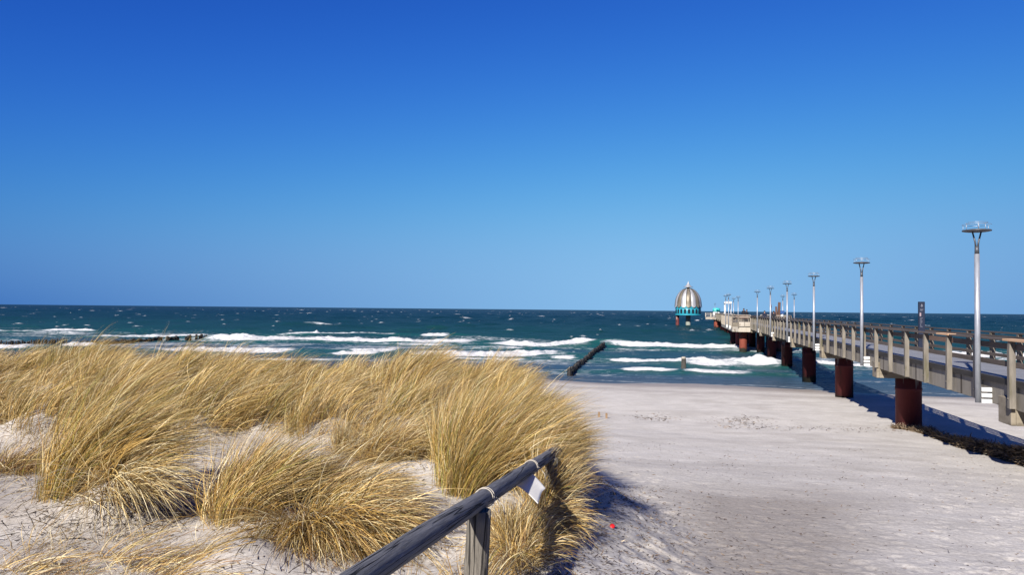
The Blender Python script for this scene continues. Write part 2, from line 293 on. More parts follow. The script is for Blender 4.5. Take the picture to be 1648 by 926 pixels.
def sea_mat():
    m = bpy.data.materials.new('sea_water'); m.use_nodes = True; t = m.node_tree; t.nodes.clear()
    L = t.links.new
    o = t.nodes.new('ShaderNodeOutputMaterial')
    g = t.nodes.new('ShaderNodeNewGeometry'); a = t.nodes.new('ShaderNodeAttribute'); a.attribute_name = 'water'
    sep = t.nodes.new('ShaderNodeSeparateColor'); L(a.outputs['Color'], sep.inputs[0])   # r foam, g depth 0..1, b wave face
    # body colour by depth of water; sky reflection painted into the bluer shallows
    r = t.nodes.new('ShaderNodeValToRGB'); e = r.color_ramp.elements
    e[0].position = 0.0; e[0].color = (0.050, 0.075, 0.105, 1)
    e[1].position = 1.0; e[1].color = (0.002, 0.015, 0.026, 1)
    for pos, c in ((0.12, (0.024, 0.058, 0.100)), (0.30, (0.009, 0.046, 0.050)), (0.6, (0.004, 0.025, 0.032))):
        k = e.new(pos); k.color = (*c, 1)
    L(sep.outputs[1], r.inputs[0])
    mx = t.nodes.new('ShaderNodeMixRGB'); mx.inputs[2].default_value = (0.008, 0.068, 0.058, 1)
    L(sep.outputs[2], mx.inputs[0]); L(r.outputs[0], mx.inputs[1])
    mp = t.nodes.new('ShaderNodeMapping'); mp.inputs['Rotation'].default_value = (0, 0, R(13)); mp.inputs['Scale'].default_value = (0.55, 1.0, 1)
    L(g.outputs['Position'], mp.inputs[0])
    n1 = t.nodes.new('ShaderNodeTexNoise'); n1.inputs['Scale'].default_value = 1.1; n1.inputs['Detail'].default_value = 6; n1.inputs['Roughness'].default_value = 0.6
    L(mp.outputs[0], n1.inputs[0])
    b = t.nodes.new('ShaderNodeBump'); b.inputs['Strength'].default_value = 1.0; b.inputs['Distance'].default_value = 0.40
    L(n1.outputs[0], b.inputs['Height'])
    df = t.nodes.new('ShaderNodeBsdfDiffuse'); L(mx.outputs[0], df.inputs[0]); L(b.outputs[0], df.inputs['Normal'])
    gl = t.nodes.new('ShaderNodeBsdfGlossy'); gl.inputs['Roughness'].default_value = 0.18; L(b.outputs[0], gl.inputs['Normal'])
    gl.inputs['Color'].default_value = (0.95, 0.97, 1, 1)
    fr = t.nodes.new('ShaderNodeFresnel'); fr.inputs['IOR'].default_value = 1.33; L(b.outputs[0], fr.inputs['Normal'])
    fm = t.nodes.new('ShaderNodeMath'); fm.operation = 'MULTIPLY'; fm.inputs[1].default_value = 0.28; L(fr.outputs[0], fm.inputs[0])
    fc = t.nodes.new('ShaderNodeMath'); fc.operation = 'MINIMUM'; fc.inputs[1].default_value = 0.19; L(fm.outputs[0], fc.inputs[0])
    w = t.nodes.new('ShaderNodeMixShader'); L(fc.outputs[0], w.inputs[0]); L(df.outputs[0], w.inputs[1]); L(gl.outputs[0], w.inputs[2])
    # foam
    mp2 = t.nodes.new('ShaderNodeMapping'); mp2.inputs['Rotation'].default_value = (0, 0, R(13)); mp2.inputs['Scale'].default_value = (0.5, 1.0, 1)
    L(g.outputs['Position'], mp2.inputs[0])
    n2 = t.nodes.new('ShaderNodeTexNoise'); n2.inputs['Scale'].default_value = 1.5; n2.inputs['Detail'].default_value = 7; n2.inputs['Roughness'].default_value = 0.72; n2.inputs['Distortion'].default_value = 0.8
    L(mp2.outputs[0], n2.inputs[0])
    s = t.nodes.new('ShaderNodeMath'); s.operation = 'MULTIPLY_ADD'; s.inputs[1].default_value = 1.9; s.inputs[2].default_value = -0.95; L(n2.outputs[0], s.inputs[0])
    ad = t.nodes.new('ShaderNodeMath'); ad.operation = 'ADD'; L(s.outputs[0], ad.inputs[0]); L(sep.outputs[0], ad.inputs[1])
    fr2 = ramp(t, 0.28, 0.66, (0, 0, 0), (1, 1, 1)); L(ad.outputs[0], fr2.inputs[0])
    gate = t.nodes.new('ShaderNodeMath'); gate.operation = 'GREATER_THAN'; gate.inputs[1].default_value = 0.03; L(sep.outputs[0], gate.inputs[0])
    fg = t.nodes.new('ShaderNodeMath'); fg.operation = 'MULTIPLY'; L(fr2.outputs[0], fg.inputs[0]); L(gate.outputs[0], fg.inputs[1])
    fo = t.nodes.new('ShaderNodeBsdfDiffuse')
    fcol = ramp(t, 0.3, 0.75, (0.26, 0.31, 0.34), (0.50, 0.505, 0.51)); L(ad.outputs[0], fcol.inputs[0]); L(fcol.outputs[0], fo.inputs[0])
    b2 = t.nodes.new('ShaderNodeBump'); b2.inputs['Strength'].default_value = 0.8; b2.inputs['Distance'].default_value = 0.35
    L(n2.outputs[0], b2.inputs['Height']); L(b2.outputs[0], fo.inputs['Normal'])
    x = t.nodes.new('ShaderNodeMixShader'); L(fg.outputs[0], x.inputs[0]); L(w.outputs[0], x.inputs[1]); L(fo.outputs[0], x.inputs[2])
    L(x.outputs[0], o.inputs[0])
    return m
M['sea'] = sea_mat()

# ------------------------------------------------------------------ object helpers
def tag(o, label=None, cat=None, group=None, kind=None):
    if label: o['label'] = label
    if cat: o['category'] = cat
    if group: o['group'] = group
    if kind: o['kind'] = kind
    return o
def empty(name, loc=(0, 0, 0), rz=0.0):
    o = bpy.data.objects.new(name, None); o.location = loc; o.rotation_euler = (0, 0, rz)
    o.empty_display_size = 0.2; COL.objects.link(o); return o
def np_mesh(name, verts, faces4=None, faces3=None, mat=None, parent=None, smooth=False, attrs=None):
    me = bpy.data.meshes.new(name)
    nv = len(verts); loops = []; starts = []; n = 0; totals = []
    if faces4 is not None and len(faces4):
        f = np.asarray(faces4, np.int32); loops.append(f.ravel()); starts.append(np.arange(len(f)) * 4 + n); totals.append(np.full(len(f), 4)); n += f.size
    if faces3 is not None and len(faces3):
        f = np.asarray(faces3, np.int32); loops.append(f.ravel()); starts.append(np.arange(len(f)) * 3 + n); totals.append(np.full(len(f), 3)); n += f.size
    loops = np.concatenate(loops); starts = np.concatenate(starts)
    me.vertices.add(nv); me.vertices.foreach_set('co', np.asarray(verts, np.float32).ravel())
    me.loops.add(len(loops)); me.loops.foreach_set('vertex_index', loops.astype(np.int32))
    me.polygons.add(len(starts)); me.polygons.foreach_set('loop_start', starts.astype(np.int32))
    if smooth: me.polygons.foreach_set('use_smooth', np.ones(len(starts), bool))
    if attrs:
        for k, v in attrs.items():
            at = me.attributes.new(k, 'FLOAT_COLOR', 'POINT'); c = np.ones((nv, 4), np.float32); c[:, :v.shape[1]] = v; at.data.foreach_set('color', c.ravel())
    me.update(calc_edges=True); me.validate()
    if mat: me.materials.append(mat)
    o = bpy.data.objects.new(name, me); COL.objects.link(o)
    if parent: o.parent = parent
    return o

class MB:
    """collects simple shaped pieces into ONE mesh"""
    def __init__(s): s.bm = bmesh.new()
    def box(s, x0, x1, y0, y1, z0, z1, bevel=0.0, rot=None, taper=None):
        c = Vector(((x0 + x1) / 2, (y0 + y1) / 2, (z0 + z1) / 2)); vs = []
        for dz in (-1, 1):
            k = 1.0 if (taper is None or dz < 0) else taper
            for dx, dy in ((-1, -1), (1, -1), (1, 1), (-1, 1)):
                v = Vector((dx * (x1 - x0) / 2 * k, dy * (y1 - y0) / 2 * k, dz * (z1 - z0) / 2))
                if rot is not None: v = rot @ v
                vs.append(s.bm.verts.new(c + v))
        fs = [(3, 2, 1, 0), (4, 5, 6, 7), (0, 1, 5, 4), (1, 2, 6, 5), (2, 3, 7, 6), (3, 0, 4, 7)]
        faces = [s.bm.faces.new([vs[i] for i in f]) for f in fs]
        if bevel:
            es = {e for f in faces for e in f.edges}
            bmesh.ops.bevel(s.bm, geom=list(es), offset=bevel, segments=1, affect='EDGES', profile=0.5)
        return s
    def tube(s, pts, radii, n=12, caps=True):
        pts = [Vector(p) for p in pts]
        if not hasattr(radii, '__len__'): radii = [radii] * len(pts)
        rings = []; up = None
        for i, p in enumerate(pts):
            a = pts[max(i - 1, 0)]; b = pts[min(i + 1, len(pts) - 1)]; d = (b - a).normalized()
            if up is None:
                up = Vector((0, 0, 1)) if abs(d.z) < 0.9 else Vector((1, 0, 0))
            x = d.cross(up).normalized(); y = d.cross(x).normalized()
            up = -y
            rings.append([s.bm.verts.new(p + (x * math.cos(2 * math.pi * k / n) + y * math.sin(2 * math.pi * k / n)) * radii[i]) for k in range(n)])
        for i in range(len(rings) - 1):
            for k in range(n):
                f = s.bm.faces.new((rings[i][k], rings[i][(k + 1) % n], rings[i + 1][(k + 1) % n], rings[i + 1][k])); f.smooth = True
        if caps:
            s.bm.faces.new(rings[0][::-1]); s.bm.faces.new(rings[-1])
        return s
    def lathe(s, prof, n=24, c=(0, 0), smooth=True, close=True):
        rings = [[s.bm.verts.new((c[0] + r * math.cos(2 * math.pi * k / n), c[1] + r * math.sin(2 * math.pi * k / n), z)) for k in range(n)] for r, z in prof]
        for i in range(len(rings) - 1):
            for k in range(n):
                f = s.bm.faces.new((rings[i][k], rings[i][(k + 1) % n], rings[i + 1][(k + 1) % n], rings[i + 1][k])); f.smooth = smooth
        if close:
            s.bm.faces.new(rings[0][::-1]); s.bm.faces.new(rings[-1])
        return s
    def prism(s, poly, z0, z1):
        a = [s.bm.verts.new((x, y, z0)) for x, y in poly]; b = [s.bm.verts.new((x, y, z1)) for x, y in poly]
        s.bm.faces.new(a[::-1]); s.bm.faces.new(b)
        for i in range(len(poly)):
            j = (i + 1) % len(poly); s.bm.faces.new((a[i], a[j], b[j], b[i]))
        return s
    def ring(s, c, R0, r, a0=0.0, a1=2 * math.pi, n=28, m=5):
        pts = []
        cl = abs(a1 - a0 - 2 * math.pi) < 1e-6
        k = n if not cl else n + 1
        for i in range(k):
            a = a0 + (a1 - a0) * i / (k - 1); pts.append((c[0] + R0 * math.cos(a), c[1] + R0 * math.sin(a), c[2]))
        return s.tube(pts, r, m, caps=not cl)
    def build(s, name, mat, parent=None, loc=None, rz=None):
        bmesh.ops.recalc_face_normals(s.bm, faces=s.bm.faces[:])
        me = bpy.data.meshes.new(name); s.bm.to_mesh(me); s.bm.free(); me.materials.append(mat)
        o = bpy.data.objects.new(name, me); COL.objects.link(o)
        if parent: o.parent = parent
        if loc is not None: o.location = loc
        if rz is not None: o.rotation_euler = (0, 0, rz)
        return o
def kids(o): return list(o.children)
def copy_tree(o, parent=None):
    c = o.copy(); COL.objects.link(c)
    if parent: c.parent = parent
    for ch in kids(o): copy_tree(ch, c)
    return c

# ------------------------------------------------------------------ ground: beach, dune, path
SHORE_P = np.array((7.0, 61.0)); SHORE_N = np.array((-0.32, -0.947))
def shore_s(x, y): return (x - SHORE_P[0]) * SHORE_N[0] + (y - SHORE_P[1]) * SHORE_N[1]
_S = np.array([-400, -60, -25, -8, 0, 4, 10, 18, 24, 30, 36, 41, 46, 50, 53, 56, 60, 75, 200.])
_Z = np.array([-9., -2.6, -1.5, -0.5, -0.02, 0.18, 0.36, 0.5, 0.62, 0.95, 1.45, 1.95, 2.55, 3.05, 3.42, 3.78, 3.98, 4.1, 4.6])
BUMPS = [  # x, y, height, radius
    (-2.62, 6.65, -0.62, 0.40), (-3.05, 6.1, 0.22, 0.30), (-1.62, 4.72, 0.20, 0.34), (-1.25, 9.3, -0.22, 0.55), (-3.4, 6.4, 0.10, 0.5), (-1.7, 5.9, 0.14, 0.6),
    (0.0, 7.4, 0.05, 0.9), (-2.1, 8.0, 0.12, 0.6), (-5.2, 8.6, -0.1, 0.6), (-0.75, 7.6, 0.10, 0.55), (-0.6, 5.2, -0.06, 0.4),
    (-3.2, 4.6, -0.06, 0.6), (-5.5, 11.5, 0.25, 1.8), (-9.0, 13, 0.2, 2.0), (-1.5, 12.5, 0.10, 1.3), (-3.2, 12.8, -0.05, 1.2)]
MOUNDS = []                                    # x, y, radius of the grassy hummocks of the stand
_mr = np.random.default_rng(77)
for _ in range(4000):
    if len(MOUNDS) >= 62: break
    _y = 9.0 + 6.8 * _mr.random(); _x = -0.80 * _y - 0.3 + (0.80 * _y + 1.1) * _mr.random(); _r = _mr.uniform(0.42, 0.72)
    if _y < 9.3 + 0.4 * math.sin(_x * 1.7) + (0.7 if -2.0 < _x < -0.4 else 0): continue
    if _x > 0.25 - 0.5 * max(0, _y - 11) / 5: continue
    if any((_x - a) ** 2 + ((_y - b) * 1.15) ** 2 < (0.72 * (_r + c)) ** 2 for a, b, c in MOUNDS): continue
    MOUNDS.append((_x, _y, _r))
def path_edge(y): return 0.62 + 0.035 * y + 0.14 * np.sin(y * 0.9 + 0.5) - 0.5 * sstep(11, 17, y)
def dune_mask(x, y):
    m = sstep(-1.0, 1.0, path_edge(y) - x)
    return m * (1 - sstep(15.5, 21.5, y - 0.12 * np.minimum(x, 0) * -1 * 0.0))
def ground(x, y, fine=True):
    x = np.asarray(x, float); y = np.asarray(y, float)
    s = shore_s(x, y)
    zb = np.interp(s, _S, _Z)
    zb = zb + (0.05 * np.sin(x * 0.42 + 1.5 * np.sin(x * 0.13)) + 0.08 * fbm(x * 0.2, y * 0.05, 37)) * np.exp(-(s / 9) ** 2)
    zb = zb + 0.10 * fbm(x * 0.25, y * 0.25, 3) * sstep(4, 20, s)
    d = 3.98 + 0.18 * fbm(x * 0.35 + 4, y * 0.35, 5)
    for bx, by, h, r in BUMPS: d = d + h * np.exp(-((x - bx) ** 2 + (y - by) ** 2) / r ** 2)
    if np.max(y) > 8.0:
        q = (y > 7.6) & (y < 17.5) & (x < 2.0)
        if np.any(q):
            xq, yq = x[q], y[q]; a = np.zeros_like(xq)
            for mx, my, mr in MOUNDS: a = np.maximum(a, 0.27 * (mr / 0.57) * np.exp(-(((xq - mx) ** 2 + ((yq - my) * 1.2) ** 2) / (mr * 0.85) ** 2)))
            d = np.array(np.broadcast_to(d, x.shape)); d[q] += a
    m = dune_mask(x, y)
    z = zb * (1 - m) + np.maximum(d, zb) * m
    if fine:
        k = sstep(6, 16, s)
        z = z + 0.03 * k * np.exp(-((x - path_edge(y) - 0.15) / 0.7) ** 2) * fbm(x * 3.2, y * 3.2, 19, 3) * (y < 14)
        z = z + k * ((0.022 + 0.03 * m) * fbm(x * 1.1, y * 1.6, 8, 4) + 0.010 * fbm(x * 5, y * 9, 9, 3))
    return z
def gz(x, y): return float(ground(np.array([x]), np.array([y]))[0])

def build_beach():
    Y = np.concatenate([np.linspace(-60, -2, 24), np.linspace(-1.6, 2.9, 30), 3.0 * np.exp(np.arange(0, math.log(75 / 3.0), 0.0045)), np.linspace(78, 420, 25)])
    T = np.concatenate([[-40, -12, -5, -2.4, -1.5], np.linspace(-1.05, 1.05, 800), [1.5, 2.4, 5, 12, 40]])
    yy, tt = np.meshgrid(Y, T, indexing='ij')
    xx = tt * (np.clip(yy, 0, 60) + 4.0)
    z = ground(xx, yy)
    # footprints trodden into the soft sand of the path and the beach
    n = 1900
    for i in range(n):
        fy = 4.0 + 26 * rng.random() ** 1.6; fx = path_edge(fy) + 0.2 + (0.9 + fy * 0.62) * rng.random()
        soft = 1.0
        iy = np.searchsorted(Y, fy); r = 0.10 + 0.06 * rng.random(); dep = (0.006 + 0.012 * rng.random()) * (0.35 + 0.65 * sstep(0.3, 1.0, abs((fx / (fy + 4)) - 0.27) / 0.2))
        r2 = r * 2.2; a = slice(max(np.searchsorted(Y, fy - r2), 0), np.searchsorted(Y, fy + r2) + 1)
        t0 = (fx - r2) / (fy + 4); t1 = (fx + r2) / (fy + 4)
        b = slice(max(np.searchsorted(T, t0), 0), np.searchsorted(T, t1) + 1)
        sx = xx[a, b] - fx; sy = yy[a, b] - fy; ang = rng.normal(0.25, 0.5); ca, sa = math.cos(ang), math.sin(ang)
        u = (sx * ca - sy * sa) / (r * 0.62); v = (sx * sa + sy * ca) / (r * 1.25); q = np.sqrt(u * u + v * v)
        z[a, b] += dep * (-np.exp(-q ** 4) + 0.55 * np.exp(-((q - 1.35) / 0.32) ** 2))
    s = shore_s(xx, yy)
    path = np.exp(-(((xx / (np.clip(yy, 0, 60) + 0.01)) - 0.335 - 0.07 * fbm(yy * .4, xx * .4, 31)) / 0.135) ** 2) * sstep(3.0, 5.0, yy) * (1 - sstep(11.0, 15.5, yy + 3 * fbm(xx * .5, yy * .5, 33)))
    path = path * (1.25 + 0.7 * fbm(xx * 1.1, yy * 1.1, 21)) + 0.30 * sstep(0.02, 0.2, fbm(xx * .45, yy * .8, 41)) * sstep(8, 20, yy) * (1 - dune_mask(xx, yy))
    wet = 0.8 - 0.8 * sstep(2.5, 7.5, s + 2.0 * fbm(xx * 0.15, yy * 0.15, 12))
    wet = np.maximum(wet, 0.35 * np.exp(-((s - 9 - 2 * fbm(xx * .1, yy * .1, 14)) / 1.2) ** 2))
    path = np.maximum(path, dune_mask(xx, yy) * (yy > 2) * np.clip(0.45 + 1.6 * fbm(xx * 1.3, yy * 1.3, 51), 0, 0.9))
    soil = np.stack([np.clip(path, 0, 1), np.clip(wet, 0, 1), 0 * path], -1).reshape(-1, 3)
    ny, nx = yy.shape; idx = np.arange(ny * nx).reshape(ny, nx)
    f = np.stack([idx[:-1, :-1], idx[:-1, 1:], idx[1:, 1:], idx[1:, :-1]], -1).reshape(-1, 4)
    o = np_mesh('beach', np.stack([xx, yy, z], -1).reshape(-1, 3), f, None, M['sand'], smooth=True, attrs={'soil': soil})
    tag(o, kind='structure')
build_beach()

# ------------------------------------------------------------------ sea with breakers
# crest lines of the breakers, measured on the photograph and laid out on the water: pixels, height, white width, trailing lace, strength
BREAKERS = [
    ([(62, 533), (105, 533), (153, 534)], 0.75, 2.0, 4, 1.0),
    ([(-60, 534), (30, 535), (62, 534)], 0.45, 0.8, 3, 0.62),
    ([(140, 542), (215, 542), (300, 542), (338, 543)], 0.55, 1.2, 4, 0.9),
    ([(338, 547), (420, 549), (520, 549), (640, 551), (766, 551)], 0.85, 3.0, 12, 1.0),
    ([(446, 540), (520, 539), (600, 538), (634, 539)], 0.55, 1.5, 9, 0.95),
    ([(676, 541), (700, 541), (721, 541)], 0.95, 1.8, 2, 1.0),
    ([(786, 556), (860, 557), (920, 556), (966, 555)], 0.9, 2.4, 9, 1.0),
    ([(978, 557), (1060, 559), (1130, 561), (1190, 563), (1225, 563)], 0.9, 2.2, 6, 1.0),
    ([(95, 560), (125, 560), (148, 561)], 0.7, 2.0, 3, 0.95),
    ([(255, 566), (330, 567), (400, 567), (475, 567)], 0.75, 2.0, 7, 1.0),
    ([(560, 565), (600, 566), (640, 566)], 0.7, 1.8, 6, 1.0),
    ([(528, 573), (560, 572), (612, 572)], 0.5, 1.2, 3, 0.9),
    ([(640, 556), (680, 557), (730, 558)], 0.4, 0.8, 4, 0.75),
    ([(655, 572), (760, 573), (850, 573), (904, 573)], 0.7, 2.0, 7, 1.0),
    ([(790, 562), (850, 563), (930, 562)], 0.45, 1.2, 4, 0.85),
    ([(884, 577), (905, 577), (928, 577)], 0.4, 0.9, 2, 0.85),
    ([(978, 583), (1040, 585), (1100, 587), (1130, 588)], 0.55, 1.1, 3, 0.9),
    ([(1105, 589), (1150, 590), (1200, 590), (1258, 590)], 1.0, 1.9, 4, 1.0),
    ([(1000, 599), (1045, 599), (1092, 600)], 0.28, 0.7, 1.5, 0.85),
    ([(1102, 601), (1150, 602), (1208, 602)], 0.30, 0.7, 1.5, 0.85),
    ([(1290, 588), (1360, 590), (1450, 592)], 0.45, 0.9, 2.5, 0.85),
    ([(1490, 570), (1560, 573), (1610, 575), (1720, 578)], 0.95, 2.6, 7, 1.0),
    ([(1560, 584), (1640, 588), (1760, 592)], 0.5, 1.2, 4, 0.9),
    ([(300, 579), (430, 580), (560, 582)], 0.25, 0.5, 1.2, 0.8),
    ([(640, 577), (740, 580), (860, 582)], 0.28, 0.6, 1.6, 0.7),
    ([(-200, 545), (-100, 546), (-20, 548)], 0.7, 1.6, 5, 0.95),
    ([(-220, 562), (-100, 562), (60, 562)], 0.6, 1.4, 4, 0.9),
]
def build_sea():
    Y = np.concatenate([33 * np.exp(np.arange(0, math.log(210 / 33), 0.0029)), 210 * np.exp(np.arange(0.0029, math.log(2600 / 210), 0.0065)), 2600 * np.exp(np.linspace(0.03, math.log(30000 / 2600.), 24))])
    T = np.concatenate([[-5, -2.5, -1.6, -1.1], np.linspace(-0.78, 0.80, 1080), [1.1, 1.6, 2.5, 5]])
    yy, tt = np.meshgrid(Y, T, indexing='ij'); xx = yy * tt
    dY = np.gradient(Y)[:, None]
    s = -shore_s(xx, yy)                                    # metres out from the waterline
    out = sstep(2, 55, s); far = sstep(60, 500, s)
    z = np.zeros_like(xx)
    r2 = np.random.default_rng(5)
    for k in range(44):
        lam = 2.6 * (34 / 2.6) ** (k / 43.0); th = R(193) + r2.normal(0, 0.42); kx, ky = math.sin(th) * 2 * math.pi / lam, math.cos(th) * 2 * math.pi / lam
        amp = 0.0135 * lam ** 0.62
        z += amp * np.exp(-(2.2 * dY / lam) ** 2) * np.sin(kx * xx + ky * yy + r2.uniform(0, 6.28))
    z = z * (0.25 + 0.75 * out) * (0.55 + 0.45 * far)
    z = z + 0.9 * np.maximum(z, 0) ** 2
    foam = np.zeros_like(z); face = np.zeros_like(z)
    lump = fbm(xx * 0.9, yy * 0.9, 71, 4); lump2 = fbm(xx * 0.12, yy * 0.12, 75, 3)
    # foam lace drifting over the surf zone
    surf = sstep(1, 8, s) * (1 - sstep(62, 90, s))
    foam = np.maximum(foam, surf * np.clip(0.24 + 1.1 * fbm(xx * 0.06, yy * 0.22, 77, 3), 0, 0.46))
    for pts, h, wf, wt, st in BREAKERS:
        w = [at_height(px, py, 0.0) for px, py in pts]; cx = np.array([p.x for p in w]); cy = np.array([p.y for p in w])
        i0, i1 = np.searchsorted(Y, cy.min() - 9), np.searchsorted(Y, cy.max() + 16 + wt)
        X_, Y_ = xx[i0:i1], yy[i0:i1]
        yc = np.interp(X_, cx, cy) + 2.2 * fbm(X_ * 0.09, X_ * 0 + h * 31, 81, 3) + 1.1 * fbm(X_ * 0.5, X_ * 0 + h * 17, 83, 3)
        L = cx[-1] - cx[0]; e = min(5.0, L * 0.25)
        end = sstep(cx[0] - e * .4, cx[0] + e, X_) * (1 - sstep(cx[-1] - e, cx[-1] + e * .4, X_))
        var = np.clip(0.85 + 1.1 * fbm(X_ * 0.22, X_ * 0 + h * 13, 85, 3), 0.32, 1.3)
        t = Y_ - yc - 0.5 * wf
        prof = np.where(t < 0, np.exp(-(t / (0.55 * wf)) ** 2), np.exp(-(t / (0.9 * wf + 1.2)) ** 2))
        ragged = 1 + 0.9 * lump[i0:i1]
        z[i0:i1] += h * 0.72 * end * var * prof * ragged + 0.30 * h ** 0.5 * end * (np.abs(t) < 2.2 * wf + 1) * np.exp(-(t / (1.2 * wf)) ** 2) * fbm(X_ * 2.1, Y_ * 1.6, 87, 3)
        core = sstep(-1.15 * wf, -0.7 * wf, t) * (1 - sstep(0.35 * wf, 0.9 * wf + 0.6, t))
        trail = sstep(0, 0.5, t) * np.exp(-np.maximum(t - wf * .5, 0) / wt) * 0.90 * (0.75 + 1.2 * lump2[i0:i1])
        front = sstep(-3.5 * wf, -wf, t) * (t < 0) * 0.36
        fe = end ** 0.5
        foam[i0:i1] = np.maximum(foam[i0:i1], st * fe * np.maximum(core * np.clip(0.42 + 0.62 * var + 0.5 * lump[i0:i1], 0, 1.15), np.maximum(trail, front)))
        side = sstep(cx[0] - 14, cx[0] + 2, X_) * (1 - sstep(cx[-1] - 2, cx[-1] + 14, X_))
        z[i0:i1] += h * 0.40 * side * (1 - end) * np.exp(-(t / (1.4 * wf + 1)) ** 2)
        face[i0:i1] = np.maximum(face[i0:i1], side * np.exp(-((t + 1.6 * wf) / (2.6 * wf)) ** 2) * 0.9)
    # scattered whitecaps out at sea
    r3 = np.random.default_rng(9)
    for i in range(800):
        d = 150 * (2400 / 150) ** (r3.random() ** 0.75); tx = r3.uniform(-0.78, 0.8); cx = d * tx
        ln = min(0.55 * math.exp(r3.normal(0.35, 0.7)), 5.0) * (1 + d / 900) ; wd = max(0.8, 0.9 * 0.0065 * d); hh = r3.uniform(0.12, 0.4) * (1 + d / 1500)
        a = slice(max(np.searchsorted(Y, d - 3 * wd) - 1, 0), np.searchsorted(Y, d + 3 * wd) + 2)
        b = slice(max(np.searchsorted(T, tx - 1.8 * ln / d) - 1, 0), np.searchsorted(T, tx + 1.8 * ln / d) + 2)
        u = (xx[a, b] - cx) / ln; v = (yy[a, b] - d - 0.3 * ln * np.sin(u * 2 + i)) / wd
        g = np.exp(-u * u * 1.6 - v * v)
        z[a, b] += hh * g; foam[a, b] = np.maximum(foam[a, b], g * r3.uniform(0.55, 1.0) * (0.9 + 0.5 * lump[a, b]))
    depth = np.interp(s, [0, 3, 12, 30, 60, 110, 260, 900], [0, 0.05, 0.12, 0.2, 0.32, 0.45, 0.7, 1.0])
    depth = np.clip(depth + 0.16 * fbm(xx * 0.015, yy * 0.03, 91, 3) * sstep(8, 40, s), 0, 1)
    edge = np.exp(-((s - 0.5 - 0.7 * fbm(xx * .3, yy * .1, 93, 2)) / 0.35) ** 2) * 0.45
    foam = np.maximum(foam, edge)
    att = np.stack([np.clip(foam, 0, 1.2), depth, np.clip(face, 0, 1)], -1).reshape(-1, 3)
    ny, nx = yy.shape; idx = np.arange(ny * nx).reshape(ny, nx)
    f = np.stack([idx[:-1, :-1], idx[:-1, 1:], idx[1:, 1:], idx[1:, :-1]], -1).reshape(-1, 4)
    o = np_mesh('sea', np.stack([xx, yy, z], -1).reshape(-1, 3), f, None, M['sea'], smooth=True, attrs={'water': att})
    tag(o, kind='structure')
build_sea()

